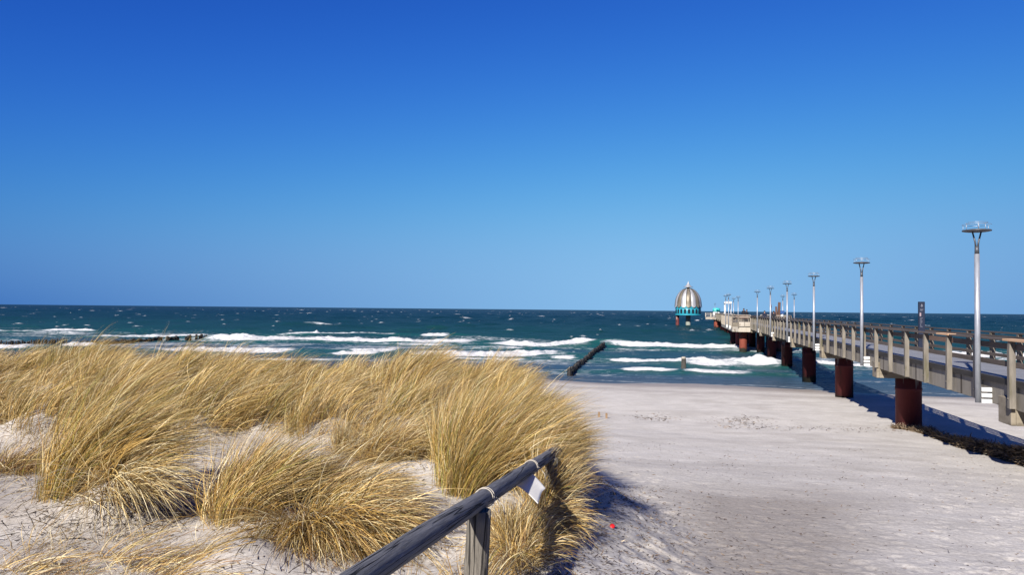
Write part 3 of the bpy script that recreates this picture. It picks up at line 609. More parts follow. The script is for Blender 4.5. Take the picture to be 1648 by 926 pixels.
# ------------------------------------------------------------------ pier
PA = R(13.0); P0 = Vector((8.4, 0, 0))
U = Vector((math.sin(PA), math.cos(PA), 0)); N = Vector((math.cos(PA), -math.sin(PA), 0))
def pier_pt(w, s, z=0.0): return P0 + N * w + U * s + Vector((0, 0, z))
def s_on_line(px, w):
    r = (px - 824) / FPX
    x0 = P0.x + N.x * w; y0 = N.y * w
    return (x0 - r * y0) / (r * U.y - U.x)
DECK, GB, RT = 3.86, 3.12, 4.95
PW = 2.62
BENTS = [6.2 + 14.6 * k for k in range(18)]
pier = empty('pier', P0, -PA)
tag(pier, 'long timber and concrete pier on rust red piles running out into the sea', 'pier')
def build_pier():
    b = MB(); b.box(0.02, PW - 0.02, 1.0, 262, DECK - 0.10, DECK); b.build('deck', M['deck'], pier)
    for x0 in (-0.07, PW - 0.03):
        b = MB(); b.box(x0, x0 + 0.10, 1.0, 262, DECK - 0.13, DECK + 0.025); b.build('edge_board', M['dark_edge'], pier)
    for k, s0 in enumerate([1.0 + 0.0] + BENTS):
        s1 = (BENTS + [262])[k]
        for x0, x1 in ((0.0, 0.22), (PW - 0.22, PW)):
            b = MB(); b.box(x0, x1, s0 + 0.012, s1 - 0.012, GB, DECK - 0.135, 0.012); b.build('girder', M['girder'], pier)
    for s in BENTS:
        b = MB()
        for x0, x1 in ((-0.13, -0.004), (PW + 0.004, PW + 0.13)):
            b.box(x0, x1, s - 0.42, s + 0.42, 2.72, 3.42, 0.015)
        b.box(-0.004, PW + 0.004, s - 0.42, s + 0.42, 2.72, GB - 0.004, 0.01)
        b.build('crosshead', M['concrete'], pier)
        b = MB(); b.lathe([(0.53, -4.0), (0.53, 2.2), (0.55, 2.2), (0.55, 2.30), (0.53, 2.30), (0.53, 2.716)], 28, (PW / 2 - 0.05, s)); b.build('pile', M['rust'], pier)
    # railings: boards as the part, posts as its pieces
    S0 = s_on_line(1530, -0.09)
    ks = [S0 + 2.45 * k for k in range(-8, 97)]
    new = [(S0 - 0.25, S0 + 1.0), (S0 - 4.9 - 1.2, S0 - 4.9 + 0.35)]
    for side, (wp, wr) in enumerate(((-0.155, -0.055), (PW + 0.155, PW + 0.055))):
        b = MB(); a, c = ks[0] - 0.3, 262.0
        segs = [(a, c)]
        if side == 0: segs = [(a, new[1][0]), (new[1][1], new[0][0]), (new[0][1], c)]
        for q0, q1 in segs: b.box(wp - 0.075, wp + 0.15 if side == 0 else wp + 0.075, q0, q1, RT - 0.045, RT)
        lo = ((RT - 0.27, RT - 0.12), (DECK + 0.36, DECK + 0.50)) if side == 0 else ((RT - 0.27, RT - 0.12), (DECK + 0.50, DECK + 0.62), (DECK + 0.20, DECK + 0.32))
        for z0, z1 in lo: b.box(wr - 0.028, wr + 0.028, a, c, z0, z1)
        rail = b.build('railing', M['rail_wood'], pier)
        if side == 0:
            for q0, q1 in new:
                nb = MB(); nb.box(wp - 0.085, wp + 0.15, q0 + 0.01, q1 - 0.01, RT - 0.05, RT + 0.012, 0.006)
                o = nb.build('handrail_board', M['new_wood'], rail); o['label'] = 'new pale timber board'
            nb = MB(); nb.box(wr - 0.034, wr + 0.034, S0 - 0.2, S0 + 2.3, RT - 0.275, RT - 0.115, 0.006)
            o = nb.build('rail_board', M['new_wood'], rail); o['label'] = 'new reddish timber board'
        rest = MB(); proto = None
        for i, s in enumerate(ks):
            far = s > S0 + 2.45 * 49
            mb = rest if far else MB()
            sg = -1 if side == 0 else 1
            lean = random.uniform(-0.012, 0.012)
            poly = [(wp + sg * 0.075, GB + 0.06), (wp - sg * 0.075, GB + 0.06), (wp - sg * 0.075, RT - 0.05), (wp - sg * 0.02 + sg * 0.075, RT - 0.05), (wp + sg * 0.075, RT - 0.30)]
            va = [mb.bm.verts.new((x, s - 0.075 + lean, z)) for x, z in poly]; vb = [mb.bm.verts.new((x, s + 0.075 + lean, z)) for x, z in poly]
            mb.bm.faces.new(va); mb.bm.faces.new(vb[::-1])
            for q in range(5):
                p_ = (q + 1) % 5; mb.bm.faces.new((va[q], vb[q], vb[p_], va[p_]))
            mb.box(wp + sg * 0.075, wp + sg * 0.095, s - 0.015, s + 0.015, GB + 0.30, GB + 0.33)
            if not far: mb.build('railing_post', M['post_wood'], rail)
        tag(rest.build('railing_post', M['post_wood'], rail), kind='stuff')
    # widened platforms on both sides, chamfered corners
    def platform(w0, w1, s0, s1, sg, name):
        c = 0.75
        a, b_ = (w0, w1)
        if sg < 0: poly = [(b_, s0), (a + c, s0), (a, s0 + c * 1.6), (a, s1 - c * 1.6), (a + c, s1), (b_, s1)]
        else: poly = [(a, s0), (b_ - c, s0), (b_, s0 + c * 1.6), (b_, s1 - c * 1.6), (b_ - c, s1), (a, s1)]
        def scaled(k):
            mx = sum(p[0] for p in poly) / 6; my = (s0 + s1) / 2
            return [(mx + (x - mx) * k if abs(x - (w1 if sg < 0 else w0)) > 1e-6 else x, y + (k - 1) * (1 if y > my else -1) * 2.0) for x, y in poly]
        slab = MB(); slab.prism(poly, 2.80, 3.50)
        p = slab.build('platform', M['pale_concrete'], pier)
        d = MB(); d.prism(scaled(0.985), 3.504, DECK + 0.22); d.build('platform_deck', M['concrete'], p)
        zt = RT + 0.18
        rail = MB()
        path = poly if sg < 0 else poly
        for i in range(5):
            if i == 0 or True:
                x0, y0 = path[i]; x1, y1 = path[i + 1]
                L = math.hypot(x1 - x0, y1 - y0); n = max(1, round(L / 1.3))
                dx, dy = (x1 - x0) / L, (y1 - y0) / L
                rot = Matrix.Rotation(math.atan2(dy, dx), 3, 'Z')
                cx, cy = (x0 + x1) / 2, (y0 + y1) / 2
                rail.box(cx - L / 2, cx + L / 2, cy - 0.09, cy + 0.09, zt - 0.09, zt, rot=rot)
                rail.box(cx - L / 2, cx + L / 2, cy - 0.03, cy + 0.03, zt - 0.36, zt - 0.24, rot=rot)
                for q in range(n + 1):
                    px_, py_ = x0 + (x1 - x0) * q / n, y0 + (y1 - y0) * q / n
                    rail.box(px_ - 0.07, px_ + 0.07, py_ - 0.07, py_ + 0.07, 3.30, zt - 0.09)
        rail.build('platform_railing', M['plat_wood'], p)
        # breast panels on the landward front
        (xa, ya), (xb, yb) = poly[0], poly[1]
        for f0, f1 in ((0.03, 0.49), (0.51, 0.97)):
            pb = MB(); pb.box(min(xa + (xb - xa) * f0, xa + (xb - xa) * f1), max(xa + (xb - xa) * f0, xa + (xb - xa) * f1), ya - 0.19, ya - 0.08, 3.56, 4.16, 0.02)
            pb.build('parapet_panel', M['pale_concrete'], p)
        return p
    platform(-2.45, -0.13, 107.5, 147.0, -1, 'left')
    platform(PW + 0.13, PW + 2.6, 107.5, 126.0, 1, 'right')
    for w, s in ((-0.95, 109.6), (-1.0, 118.0), (-1.0, 133.0), (PW + 1.2, 112), (PW + 1.2, 123)):
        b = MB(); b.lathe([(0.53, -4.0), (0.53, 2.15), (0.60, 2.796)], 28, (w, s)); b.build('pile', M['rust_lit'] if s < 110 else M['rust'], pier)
    b = MB(); pts = [(-0.3 + 3.1 * math.cos(R(22.5 + 45 * k)), 257 + 3.1 * math.sin(R(22.5 + 45 * k))) for k in range(8)]
    b.prism(pts, 2.95, 3.75); e = b.build('platform', M['pale_concrete'], pier)
    b = MB()
    for k in range(8):
        (x0, y0), (x1, y1) = pts[k], pts[(k + 1) % 8]
        rot = Matrix.Rotation(math.atan2(y1 - y0, x1 - x0), 3, 'Z'); L = math.hypot(x1 - x0, y1 - y0); cx, cy = (x0 + x1) / 2, (y0 + y1) / 2
        for z in (4.25, 4.62, 4.98): b.box(cx - L / 2, cx + L / 2, cy - 0.05, cy + 0.05, z - 0.1, z, rot=rot)
        b.box(x0 - 0.09, x0 + 0.09, y0 - 0.09, y0 + 0.09, 3.75, 5.05)
    b.build('platform_railing', M['pale_concrete'], e)
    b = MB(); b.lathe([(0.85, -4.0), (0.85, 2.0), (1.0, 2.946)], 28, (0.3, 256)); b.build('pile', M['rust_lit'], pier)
build_pier()

# ------------------------------------------------------------------ street lamps on the pier
def make_lamp():
    r = empty('street_lamp', (0, 0, 0))
    b = MB(); b.lathe([(0.074, 3.12), (0.072, 5.2), (0.067, 7.28)], 18); b.build('pole', M['galv'], r)
    b = MB(); b.lathe([(0.060, 7.282), (0.056, 7.5)], 14)
    for sx in (-1, 1): b.tube([(sx * 0.028, 0, 7.46), (sx * 0.040, 0, 7.60), (sx * 0.11, 0, 7.90)], [0.026, 0.024, 0.021], 8)
    b.build('fork', M['steel_dark'], r)
    b = MB(); b.lathe([(0.27, 7.90), (0.365, 7.918), (0.37, 7.935), (0.355, 7.952), (0.2, 7.975), (0.05, 7.98)], 32); b.build('lamp_disc', M['steel_dark'], r)
    b = MB()
    b.ring((0.0, 0, 8.10), 0.36, 0.0055, R(15), R(345), 40, 5); b.ring((0.0, 0, 8.16), 0.27, 0.0055, R(200), R(520), 34, 5)
    for a in (20, 140, 260):
        x, y = math.cos(R(a)), math.sin(R(a)); b.tube([(0.27 * x, 0.27 * y, 7.95), (0.27 * x, 0.27 * y, 8.16)], 0.006, 5); b.tube([(0.36 * x, 0.36 * y, 7.94), (0.36 * x, 0.36 * y, 8.10)], 0.006, 5)
    b.build('wire_ring', M['wire'], r)
    for z in (3.17, 3.33, 3.49):
        b = MB(); b.box(0.07, 0.33, -0.09, 0.05, z - 0.055, z + 0.055, 0.006); b.build('bracket', M['white_paint'], r)
    return r
lamp = make_lamp()
LAMPS = [(-0.34, s_on_line(p, -0.34), l) for p, l in (
    (1573, 'tallest silver street lamp, on the pier side before the navy stele'),
    (1387, 'silver street lamp second nearest on the pier side, beyond the new pale handrail board'),
    (1310, 'silver street lamp third along the pier side, above the second red pile'),
    (1267, 'silver street lamp fourth along the pier side, right of the carved brown timbers'),
    (1240, 'silver street lamp fifth along the pier side, between two people in dark clothes'),
    (1219, 'silver street lamp sixth along the pier side, just before the side platform'))]
LAMPS += [(-2.80, 112.0, 'thin street lamp at the platform edge beside the white flat roof'), (-2.80, 121.0, 'thin street lamp standing just behind the white flat roof'),
          (-0.34, 145.0, 'far small street lamp right of the white flat roof, shorter of its pair'), (-0.34, 131.5, 'far small street lamp right of the white flat roof, taller of its pair'),
          (PW + 2.95, 121.3, 'slim street lamp on the seaward platform between carved timber and fourth lamp'), (PW + 2.95, 108.2, 'slim street lamp on the seaward platform right of the fourth lamp'),
          (-0.34, 252.0, 'tiny far street lamp beside the turquoise booth at pier end')]
for i, (w, s, lab) in enumerate(LAMPS):
    o = lamp if i == 0 else copy_tree(lamp)
    p = pier_pt(w, s); o.location = p; o.rotation_euler = (0, 0, -PA if w < 1 else math.pi - PA)
    tag(o, lab, 'street lamp', 'street lamps along the pier')

# ------------------------------------------------------------------ things standing on the pier
def stele():
    s = s_on_line(1483, 2.42); r = empty('information_stele', pier_pt(2.42, s, DECK), -PA)
    b = MB(); b.box(-0.135, 0.135, -0.07, 0.07, 0.05, 2.28, 0.012); b.build('panel', M['navy'], r)
    b = MB(); b.box(-0.2, 0.2, -0.14, 0.14, 0.0, 0.05, 0.005); b.build('base_plate', M['steel_dark'], r)
    b = MB(); f = -0.0735
    for (x0, x1, z0, z1) in ((-0.015, 0.015, 2.03, 2.17), (-0.05, 0.05, 2.06, 2.085), (-0.035, 0.035, 2.12, 2.14), (-0.07, 0.06, 1.90, 1.925), (-0.07, 0.02, 1.855, 1.872)):
        b.box(x0, x1, f, f + 0.002, z0, z1)
    for k in range(9): b.box(-0.07, -0.07 + 0.03 + 0.08 * random.random(), f, f + 0.002, 1.50 - 0.05 * k, 1.515 - 0.05 * k)
    b.build('lettering', M['marks'], r)
    b = MB(); b.box(-0.095, -0.03, f, f + 0.002, 1.60, 1.76); b.build('emblem', M['pinkmark'], r)
    tag(r, 'tall narrow navy information stele with faint pale marks behind the pier railing', 'sign')
stele()
def shelter():
    r = empty('shelter', pier_pt(-1.62, 140, DECK + 0.22), -PA); h = 7.0 - DECK - 0.22
    b = MB(); b.box(-0.62, 0.62, -1.7, 1.7, h - 0.06, h + 0.30, 0.03); b.build('roof', M['white_paint'], r)
    for x in (-0.52, 0.52):
        for y in (-1.5, 0.0, 1.5):
            b = MB(); b.lathe([(0.03, 0), (0.03, h - 0.064)], 10, (x, y)); b.build('column', M['white_paint'], r)
    tag(r, 'small white flat roofed shelter on thin white columns, left pier platform', 'shelter')
shelter()
def timbers():
    z = DECK + 0.22
    r = empty('carved_timber', pier_pt(3.75, 110, z), -PA)
    b = MB(); b.box(-0.16, 0.24, -0.16, 0.16, 0, 2.85, 0.03, rot=Matrix.Rotation(R(3), 3, 'Y'), taper=0.85); b.build('trunk', M['brown_timber'], r)
    b = MB(); b.box(-0.42, -0.14, -0.13, 0.13, 0, 2.25, 0.03, rot=Matrix.Rotation(R(-2), 3, 'Y'), taper=0.8); b.build('short_trunk', M['brown_timber'], r)
    tag(r, 'pair of joined dark brown carved timbers on the platform, the wider group', 'sculpture', 'carved timbers on the platform')
    r = empty('carved_timber', pier_pt(2.95, 112.5, z), -PA)
    b = MB(); b.box(-0.13, 0.13, -0.13, 0.13, 0, 2.0, 0.03, taper=0.75); b.build('trunk', M['red_timber'], r)
    b = MB(); b.lathe([(0.085, 2.0), (0.14, 2.1), (0.15, 2.35), (0.09, 2.6)], 10); b.build('carved_head', M['red_timber'], r)
    tag(r, 'single slim red brown carved timber beside the fifth street lamp', 'sculpture', 'carved timbers on the platform')
timbers()
def blue_sign():
    r = empty('notice_board', pier_pt(PW + 0.3, 98, DECK), -PA)
    b = MB(); b.tube([(0, 0, -0.3), (0, 0, 1.75)], 0.035, 8); b.build('pole', M['galv'], r)
    b = MB(); b.box(-0.24, 0.24, -0.075, -0.04, 1.50, 1.88, 0.01); b.build('board', M['blue'], r)
    b = MB(); b.lathe([(0.05, 1.12), (0.15, 1.15), (0.16, 1.36), (0.08, 1.40)], 14, (-0.05, -0.20)); b.build('float', M['white_paint'], r)
    tag(r, 'small blue board with a white float under it at the pier railing', 'notice board')
blue_sign()
def booth():
    r = empty('booth', pier_pt(0.25, 256.5, 3.75), -PA)
    b = MB(); b.lathe([(1.08, 0), (1.08, 1.62)], 24); b.build('wall', M['white_paint'], r)
    b = MB(); b.lathe([(1.16, 1.624), (1.16, 2.60), (1.05, 2.78), (0.4, 2.92), (0.05, 2.95)], 24); b.build('roof', M['turquoise'], r)
    b = MB(); b.box(-0.35, 0.35, -1.12, -1.06, 0.05, 1.5); b.build('door', M['galv'], r)
    tag(r, 'round white booth with a turquoise drum roof at the far pier end', 'booth')
booth()
def bench(w, s, lab):
    r = empty('bench', pier_pt(w, s, DECK + 0.22), -PA)
    b = MB(); b.box(-0.85, 0.85, -0.22, 0.22, 0.42, 0.48, 0.008); b.build('seat', M['brown_timber'], r)
    b = MB(); b.box(-0.85, 0.85, 0.23, 0.28, 0.55, 0.95, 0.008); b.build('backrest', M['brown_timber'], r)
    for x in (-0.7, 0.7):
        b = MB(); b.box(x - 0.05, x + 0.05, -0.2, 0.28, 0, 0.416); b.build('leg', M['steel_dark'], r)
    tag(r, lab, 'bench')
bench(-1.15, 108.6, 'dark slatted bench behind the pale panels of the side platform')

# ------------------------------------------------------------------ diving gondola
def gondola():
    c = at_depth(1107.5, 500, 283.0); r = empty('diving_gondola', (c.x, c.y, 0))
    n = 16; RB = 4.75
    z_t0, z_t1, z_top = 3.95, 7.5, 14.0
    def dome_r(t): return RB * (1 - t ** 2.1) ** 0.62 * 0.97 + 0.45 * t
    prof = [(dome_r(i / 14), 7.45 + (z_top - 7.45) * i / 14) for i in range(15)]
    for k in range(n):
        b = MB(); a0 = 2 * math.pi * (k + 0.5) / n - math.pi / 2 - math.pi / n * 2 + math.pi / n; da = 2 * math.pi / n; m = 6
        rows = []
        for j, (rr, z) in enumerate(prof):
            row = []
            for q in range(m + 1):
                u = q / m; a = a0 + da * u; bulge = 1 + 0.035 * math.sin(math.pi * u)
                zz = z - (0.62 * math.sin(math.pi * u) if j == 0 else (0.2 * math.sin(math.pi * u) if j == 1 else 0))
                ro = rr * bulge + (0.22 if j == 0 else 0.06 if j == 1 else 0)
                row.append((ro * math.cos(a), ro * math.sin(a), zz))
            rows.append(row)
        V = [[b.bm.verts.new(p) for p in row] for row in rows]
        for j in range(len(V) - 1):
            for q in range(m):
                f = b.bm.faces.new((V[j][q], V[j][q + 1], V[j + 1][q + 1], V[j + 1][q])); f.smooth = True
        b.build('dome_panel', M['panel_bright'] if k % 2 == 0 else M['panel_silver'], r)
        a = a0
        b = MB(); b.tube([((rr + (0.25 if j == 0 else 0.07)) * math.cos(a), (rr + (0.25 if j == 0 else 0.07)) * math.sin(a), z) for j, (rr, z) in enumerate(prof)], 0.12, 6); b.build('rib', M['steel_dark'], r)
    b = MB(); b.lathe([(4.45, z_t0), (4.55, z_t0 + 0.05), (4.55, z_t1)], 56); band = b.build('cabin', M['teal'], r)
    for z, rr in ((z_t0 + 0.22, 4.72), (z_t1 - 0.75, 4.66)):
        b = MB(); b.lathe([(4.3, z - 0.18), (rr, z - 0.18), (rr, z + 0.18), (4.3, z + 0.18)], 56, close=False); b.build('hoop', M['teal'], r)
    for k in range(20):
        a = 2 * math.pi * (k + 0.5) / 20 - math.pi / 2
        b = MB()
        poly = []
        for j in range(16):
            t = 2 * math.pi * j / 16; u = 0.42 * math.copysign(abs(math.cos(t)) ** 0.7, math.cos(t)); v = 0.85 * math.copysign(abs(math.sin(t)) ** 0.7, math.sin(t))
            poly.append((u, v))
        ca, sa = math.cos(a), math.sin(a)
        for dep in (4.50, 4.60): pass
        A = [b.bm.verts.new((4.50 * ca - u * sa, 4.50 * sa + u * ca, 5.45 + v)) for u, v in poly]; B = [b.bm.verts.new((4.60 * ca - u * sa, 4.60 * sa + u * ca, 5.45 + v)) for u, v in poly]
        b.bm.faces.new(A[::-1]); b.bm.faces.new(B)
        for j in range(16): b.bm.faces.new((A[j], A[(j + 1) % 16], B[(j + 1) % 16], B[j]))
        b.build('window', M['glass_dark'], band)
    b = MB(); b.lathe([(0.5, 13.9), (0.5, 14.35), (1.75, 14.37), (1.75, 14.45), (0.95, 14.75), (0.55, 15.4), (0.12, 16.15), (0.04, 16.7)], 20); b.build('finial', M['panel_bright'], r)
    b = MB(); b.lathe([(0.85, -6), (0.85, 3.946)], 20); b.build('column', M['pile_green'], r)
    b = MB(); b.lathe([(0.62, -6), (0.62, 3.946)], 18, (-3.8, 0.5)); b.build('guide_pile', M['rust'], r)
    tag(r, 'egg shaped diving gondola with silver ribbed dome and teal windowed band above the sea', 'gondola')
gondola()

# ------------------------------------------------------------------ people on the pier
def person(name, loc, rz, h, coat, trousers, stride, lab):
    k = h / 1.75
    J = {'pel': (0, 0, 0.93), 'spine': (0, 0.01, 1.13), 'chest': (0, 0.0, 1.34), 'neck': (0, -0.015, 1.49), 'hb': (0, -0.02, 1.58), 'ht': (0, -0.01, 1.70),
         'shl': (-0.18, 0, 1.40), 'shr': (0.18, 0, 1.40), 'ell': (-0.24, 0.02, 1.14), 'elr': (0.24, 0.02, 1.14), 'wrl': (-0.22, -0.10, 0.92), 'wrr': (0.22, -0.10, 0.92), 'hal': (-0.21, -0.15, 0.84), 'har': (0.21, -0.15, 0.84),
         'hil': (-0.09, 0, 0.88), 'hir': (0.09, 0, 0.88), 'knl': (-0.10, -stride * 0.6, 0.49), 'knr': (0.10, stride * 0.2, 0.49), 'anl': (-0.10, -stride, 0.08), 'anr': (0.10, stride, 0.09), 'tol': (-0.11, -stride - 0.16, 0.035), 'tor': (0.11, stride - 0.16, 0.035)}
    rad = {'pel': .145, 'spine': .13, 'chest': .155, 'neck': .062, 'hb': .088, 'ht': .085, 'shl': .085, 'shr': .085, 'ell': .055, 'elr': .055, 'wrl': .04, 'wrr': .04, 'hal': .036, 'har': .036,
           'hil': .10, 'hir': .10, 'knl': .068, 'knr': .068, 'anl': .048, 'anr': .048, 'tol': .04, 'tor': .04}
    E = [('pel', 'spine'), ('spine', 'chest'), ('chest', 'neck'), ('neck', 'hb'), ('hb', 'ht'), ('chest', 'shl'), ('chest', 'shr'), ('shl', 'ell'), ('shr', 'elr'), ('ell', 'wrl'), ('elr', 'wrr'), ('wrl', 'hal'), ('wrr', 'har'),
         ('pel', 'hil'), ('pel', 'hir'), ('hil', 'knl'), ('hir', 'knr'), ('knl', 'anl'), ('knr', 'anr'), ('anl', 'tol'), ('anr', 'tor')]
    nm = list(J); me = bpy.data.meshes.new('person')
    me.from_pydata([tuple(c * k for c in J[n]) for n in nm], [(nm.index(a), nm.index(b)) for a, b in E], [])
    o = bpy.data.objects.new('person', me); COL.objects.link(o)
    md = o.modifiers.new('skin', 'SKIN'); md.use_smooth_shade = True
    if not me.skin_vertices: pass
    for i, n in enumerate(nm):
        me.skin_vertices[0].data[i].radius = (rad[n] * k, rad[n] * k); me.skin_vertices[0].data[i].use_root = (n == 'pel')
    ss = o.modifiers.new('sub', 'SUBSURF'); ss.levels = 2; ss.render_levels = 2
    dg = bpy.context.evaluated_depsgraph_get(); me2 = bpy.data.meshes.new_from_object(o.evaluated_get(dg)); o.modifiers.clear(); o.data = me2; bpy.data.meshes.remove(me)
    me2.name = 'person'
    for m in (coat, trousers, M['skin'], M['black_cloth']): me2.materials.append(m)
    for p in me2.polygons:
        c = p.center / k
        p.material_index = 2 if (c.z > 1.50 or (abs(c.x) > 0.17 and c.z < 0.92 and c.z > 0.7)) else 3 if c.z < 0.1 else 1 if c.z < 0.86 else 0
        p.use_smooth = True
    o.location = loc; o.rotation_euler = (0, 0, rz)
    b = MB(); bm_prof = [(0.098 * k, 1.60 * k), (0.108 * k, 1.67 * k), (0.092 * k, 1.745 * k), (0.05 * k, 1.785 * k), (0.01, 1.795 * k)]
    b.lathe(bm_prof, 14, (0, 0.012)); b.build('hair', M['hair'], o)
    for sx in (-1, 1):
        b = MB(); b.tube([(sx * 0.035 * k, -0.105 * k, 1.625 * k), (sx * 0.035 * k, -0.118 * k, 1.625 * k)], 0.011, 8); b.build('eye', M['black_cloth'], o)
    b = MB(); b.tube([(0, -0.10 * k, 1.62 * k), (0, -0.128 * k, 1.585 * k)], [0.012, 0.018], 8); b.build('nose', M['skin'], o)
    tag(o, lab, 'person', 'people on the pier'); return o
pz = DECK + 0.22
person('person', pier_pt(-0.55, 114.5, pz), R(160), 1.93, M['black_cloth'], M['navy_cloth'], 0.04, 'taller person in black on the side platform, left of the pair')
person('person', pier_pt(-0.16, 114.2, pz), R(200), 1.78, M['black_cloth'], M['black_cloth'], 0.05, 'shorter person in black on the side platform, right of the pair')
person('person', pier_pt(1.15, 101.5, DECK), R(-8), 1.83, M['navy_cloth'], M['black_cloth'], 0.18, 'person in a dark jacket walking down the pier, bare head turned landward')
person('person', pier_pt(1.30, 92.0, DECK), R(165), 1.80, M['black_cloth'], M['black_cloth'], 0.15, 'person in black on the pier, half hidden behind the fifth lamp')

# ------------------------------------------------------------------ groynes and lone pile in the water
def pile_at(parent, x, y, top, r, mat, name='pile'):
    b = MB(); n = 9; z0 = -2.0
    prof = [(r, z0), (r * 1.03, 0.0), (r * random.uniform(0.9, 1.0), top - 0.08), (r * 0.72, top)]
    ph = random.random() * 6
    rings = []
    for rr, z in prof:
        rings.append([b.bm.verts.new((x + rr * (1 + 0.08 * math.sin(3 * a + ph)) * math.cos(a), y + rr * (1 + 0.08 * math.sin(2 * a + ph)) * math.sin(a), z + (0.04 * math.sin(a + ph) if z > 0.2 else 0))) for a in [2 * math.pi * k / n for k in range(n)]])
    for i in range(3):
        for k in range(n): b.bm.faces.new((rings[i][k], rings[i][(k + 1) % n], rings[i + 1][(k + 1) % n], rings[i + 1][k]))
    b.bm.faces.new(rings[-1])
    return b.build(name, mat, parent)
def groyne(pts, step, r, top0, top1, lab, gaps=0.0, keep=None):
    a, c = pts; L = (c - a).length; n = int(L / step)
    g = empty('groyne', (a.x, a.y, 0)); tag(g, lab, 'groyne', 'timber groynes')
    for i in range(n + 1):
        t = i / n
        if random.random() < gaps * (t > 0.55): continue
        p = (c - a) * t
        pile_at(g, p.x + random.uniform(-.05, .05), p.y + random.uniform(-.05, .05), top0 + (top1 - top0) * t + random.uniform(-0.17, 0.15), r * random.uniform(0.8, 1.1), M['wet_wood'])
def flat(p): return Vector((p.x, p.y, 0))
groyne((flat(at_height(917, 604, 0)), flat(at_height(972, 559, 0))), 0.52, 0.20, 0.45, 0.70, 'long straight groyne of dark wet piles running out beyond the golden grass')
groyne((flat(at_height(140, 554.5, 0)), flat(at_height(331, 547.0, 0))), 0.40, 0.22, 0.35, 0.85, 'dark groyne of pointed piles with gaps at its right end', 0.30)
groyne((flat(at_height(-40, 561.5, 0)), flat(at_height(106, 557.5, 0))), 0.26, 0.125, 0.75, 0.95, 'low groyne of close set dark piles at the far left edge', 0.0)
lp = at_height(1100, 597, 0)
r_ = empty('mooring_pile', (lp.x, lp.y, 0)); pile_at(r_, 0, 0, 1.16, 0.235, M['pale_post'], 'trunk')
b = MB(); b.lathe([(0.225, 1.10), (0.23, 1.22), (0.16, 1.29), (0.02, 1.31)], 12); b.build('cap', M['pale_concrete'], r_)
tag(r_, 'single stout weathered pile standing in the shallow surf', 'pile')

# ------------------------------------------------------------------ handrail of the dune path
def uv_log(name, pts, radii, mat, parent=None, n=24, wob=0.05):
    pts = [Vector(p) for p in pts]; bm = bmesh.new(); uvl = bm.loops.layers.uv.new('grain'); rings = []; vs = []; run = 0; up = Vector((0, 0, 1)) if abs((pts[-1] - pts[0]).normalized().z) < 0.9 else Vector((0, 1, 0))
    for i, p in enumerate(pts):
        if i: run += (p - pts[i - 1]).length
        d = (pts[min(i + 1, len(pts) - 1)] - pts[max(i - 1, 0)]).normalized(); x = d.cross(up).normalized(); y = d.cross(x).normalized()
        rings.append([bm.verts.new(p + (x * math.cos(2 * math.pi * k / n) + y * math.sin(2 * math.pi * k / n)) * radii[i] * (1 + wob * (math.sin(2 * math.pi * k / n * 2 + i * .35) * .5 + .5 * math.sin(i * 1.3 + k)) * .6)) for k in range(n)]); vs.append(run)
    for i in range(len(pts) - 1):
        for k in range(n):
            f = bm.faces.new((rings[i][k], rings[i][(k + 1) % n], rings[i + 1][(k + 1) % n], rings[i + 1][k])); f.smooth = True
            for l, (uu, vv) in zip(f.loops, ((k, i), (k + 1, i), (k + 1, i + 1), (k, i + 1))): l[uvl].uv = (uu / n, vs[vv])
    for ring, rev in ((rings[0], True), (rings[-1], False)):
        f = bm.faces.new(ring[::-1] if rev else ring)
        for l in f.loops: l[uvl].uv = (l.vert.co.x * 3, l.vert.co.z * 3)
    bmesh.ops.recalc_face_normals(bm, faces=bm.faces[:])
    me = bpy.data.meshes.new(name); bm.to_mesh(me); bm.free(); me.materials.append(mat)
    o = bpy.data.objects.new(name, me); COL.objects.link(o)
    if parent: o.parent = parent
    return o
A_ = at_depth(666, 879, 3.12); B_ = at_depth(893, 726, 6.7)
def rail_pt(t): return A_.lerp(B_, t)
hr = empty('handrail', (0, 0, 0)); tag(hr, 'weathered grey round log handrail sloping down beside the golden tussock', 'handrail')
ts = [-0.65 + 1.66 * i / 44 for i in range(45)]
uv_log('rail', [rail_pt(t) + Vector((0.010 * math.sin(t * 7), 0, 0.012 * math.sin(t * 5 + 1))) for t in ts], [0.049 - 0.003 * t for t in ts], M['log'], hr)
for t, wdt in ((0.25, 0.062), (0.90, 0.05), (-0.60, 0.062)):
    p = rail_pt(t) + Vector((-0.005, 0.0, 0)); g0 = gz(p.x, p.y)
    uv_log('post', [(p.x + 0.004 * i, p.y, g0 - 0.3 + (p.z - 0.02 - g0 + 0.3) * i / 10) for i in range(11)], [wdt] * 11, M['log_post'], hr, 20, 0.04)
axis = (B_ - A_).normalized()
def cord(t, lab, turns):
    side = axis.cross(Vector((0, 0, 1))).normalized(); upv = side.cross(axis).normalized(); c = rail_pt(t) + Vector((0.010 * math.sin(t * 7), 0, 0.012 * math.sin(t * 5 + 1))); pts = []
    for i in range(turns * 20 + 1):
        a = 2 * math.pi * i / 20; pts.append(c + axis * (0.035 * i / 20 + 0.012 * math.sin(a + 1)) + (side * math.cos(a) + upv * math.sin(a)) * 0.0525)
    tail = pts[-1] + Vector((0.05, 0.01, -0.10)); pts += [pts[-1].lerp(tail, .5) + Vector((0.015, 0, 0)), tail]
    b = MB(); b.tube(pts, 0.0026, 6); tag(b.build('cord', M['cord'], None), lab, 'cord', 'cords tied round the handrail')
cord(0.30, 'thin pale cord wound round the log rail just above its post', 2)
cord(0.70, 'thin pale cord wound round the log rail above the white sheet', 2)

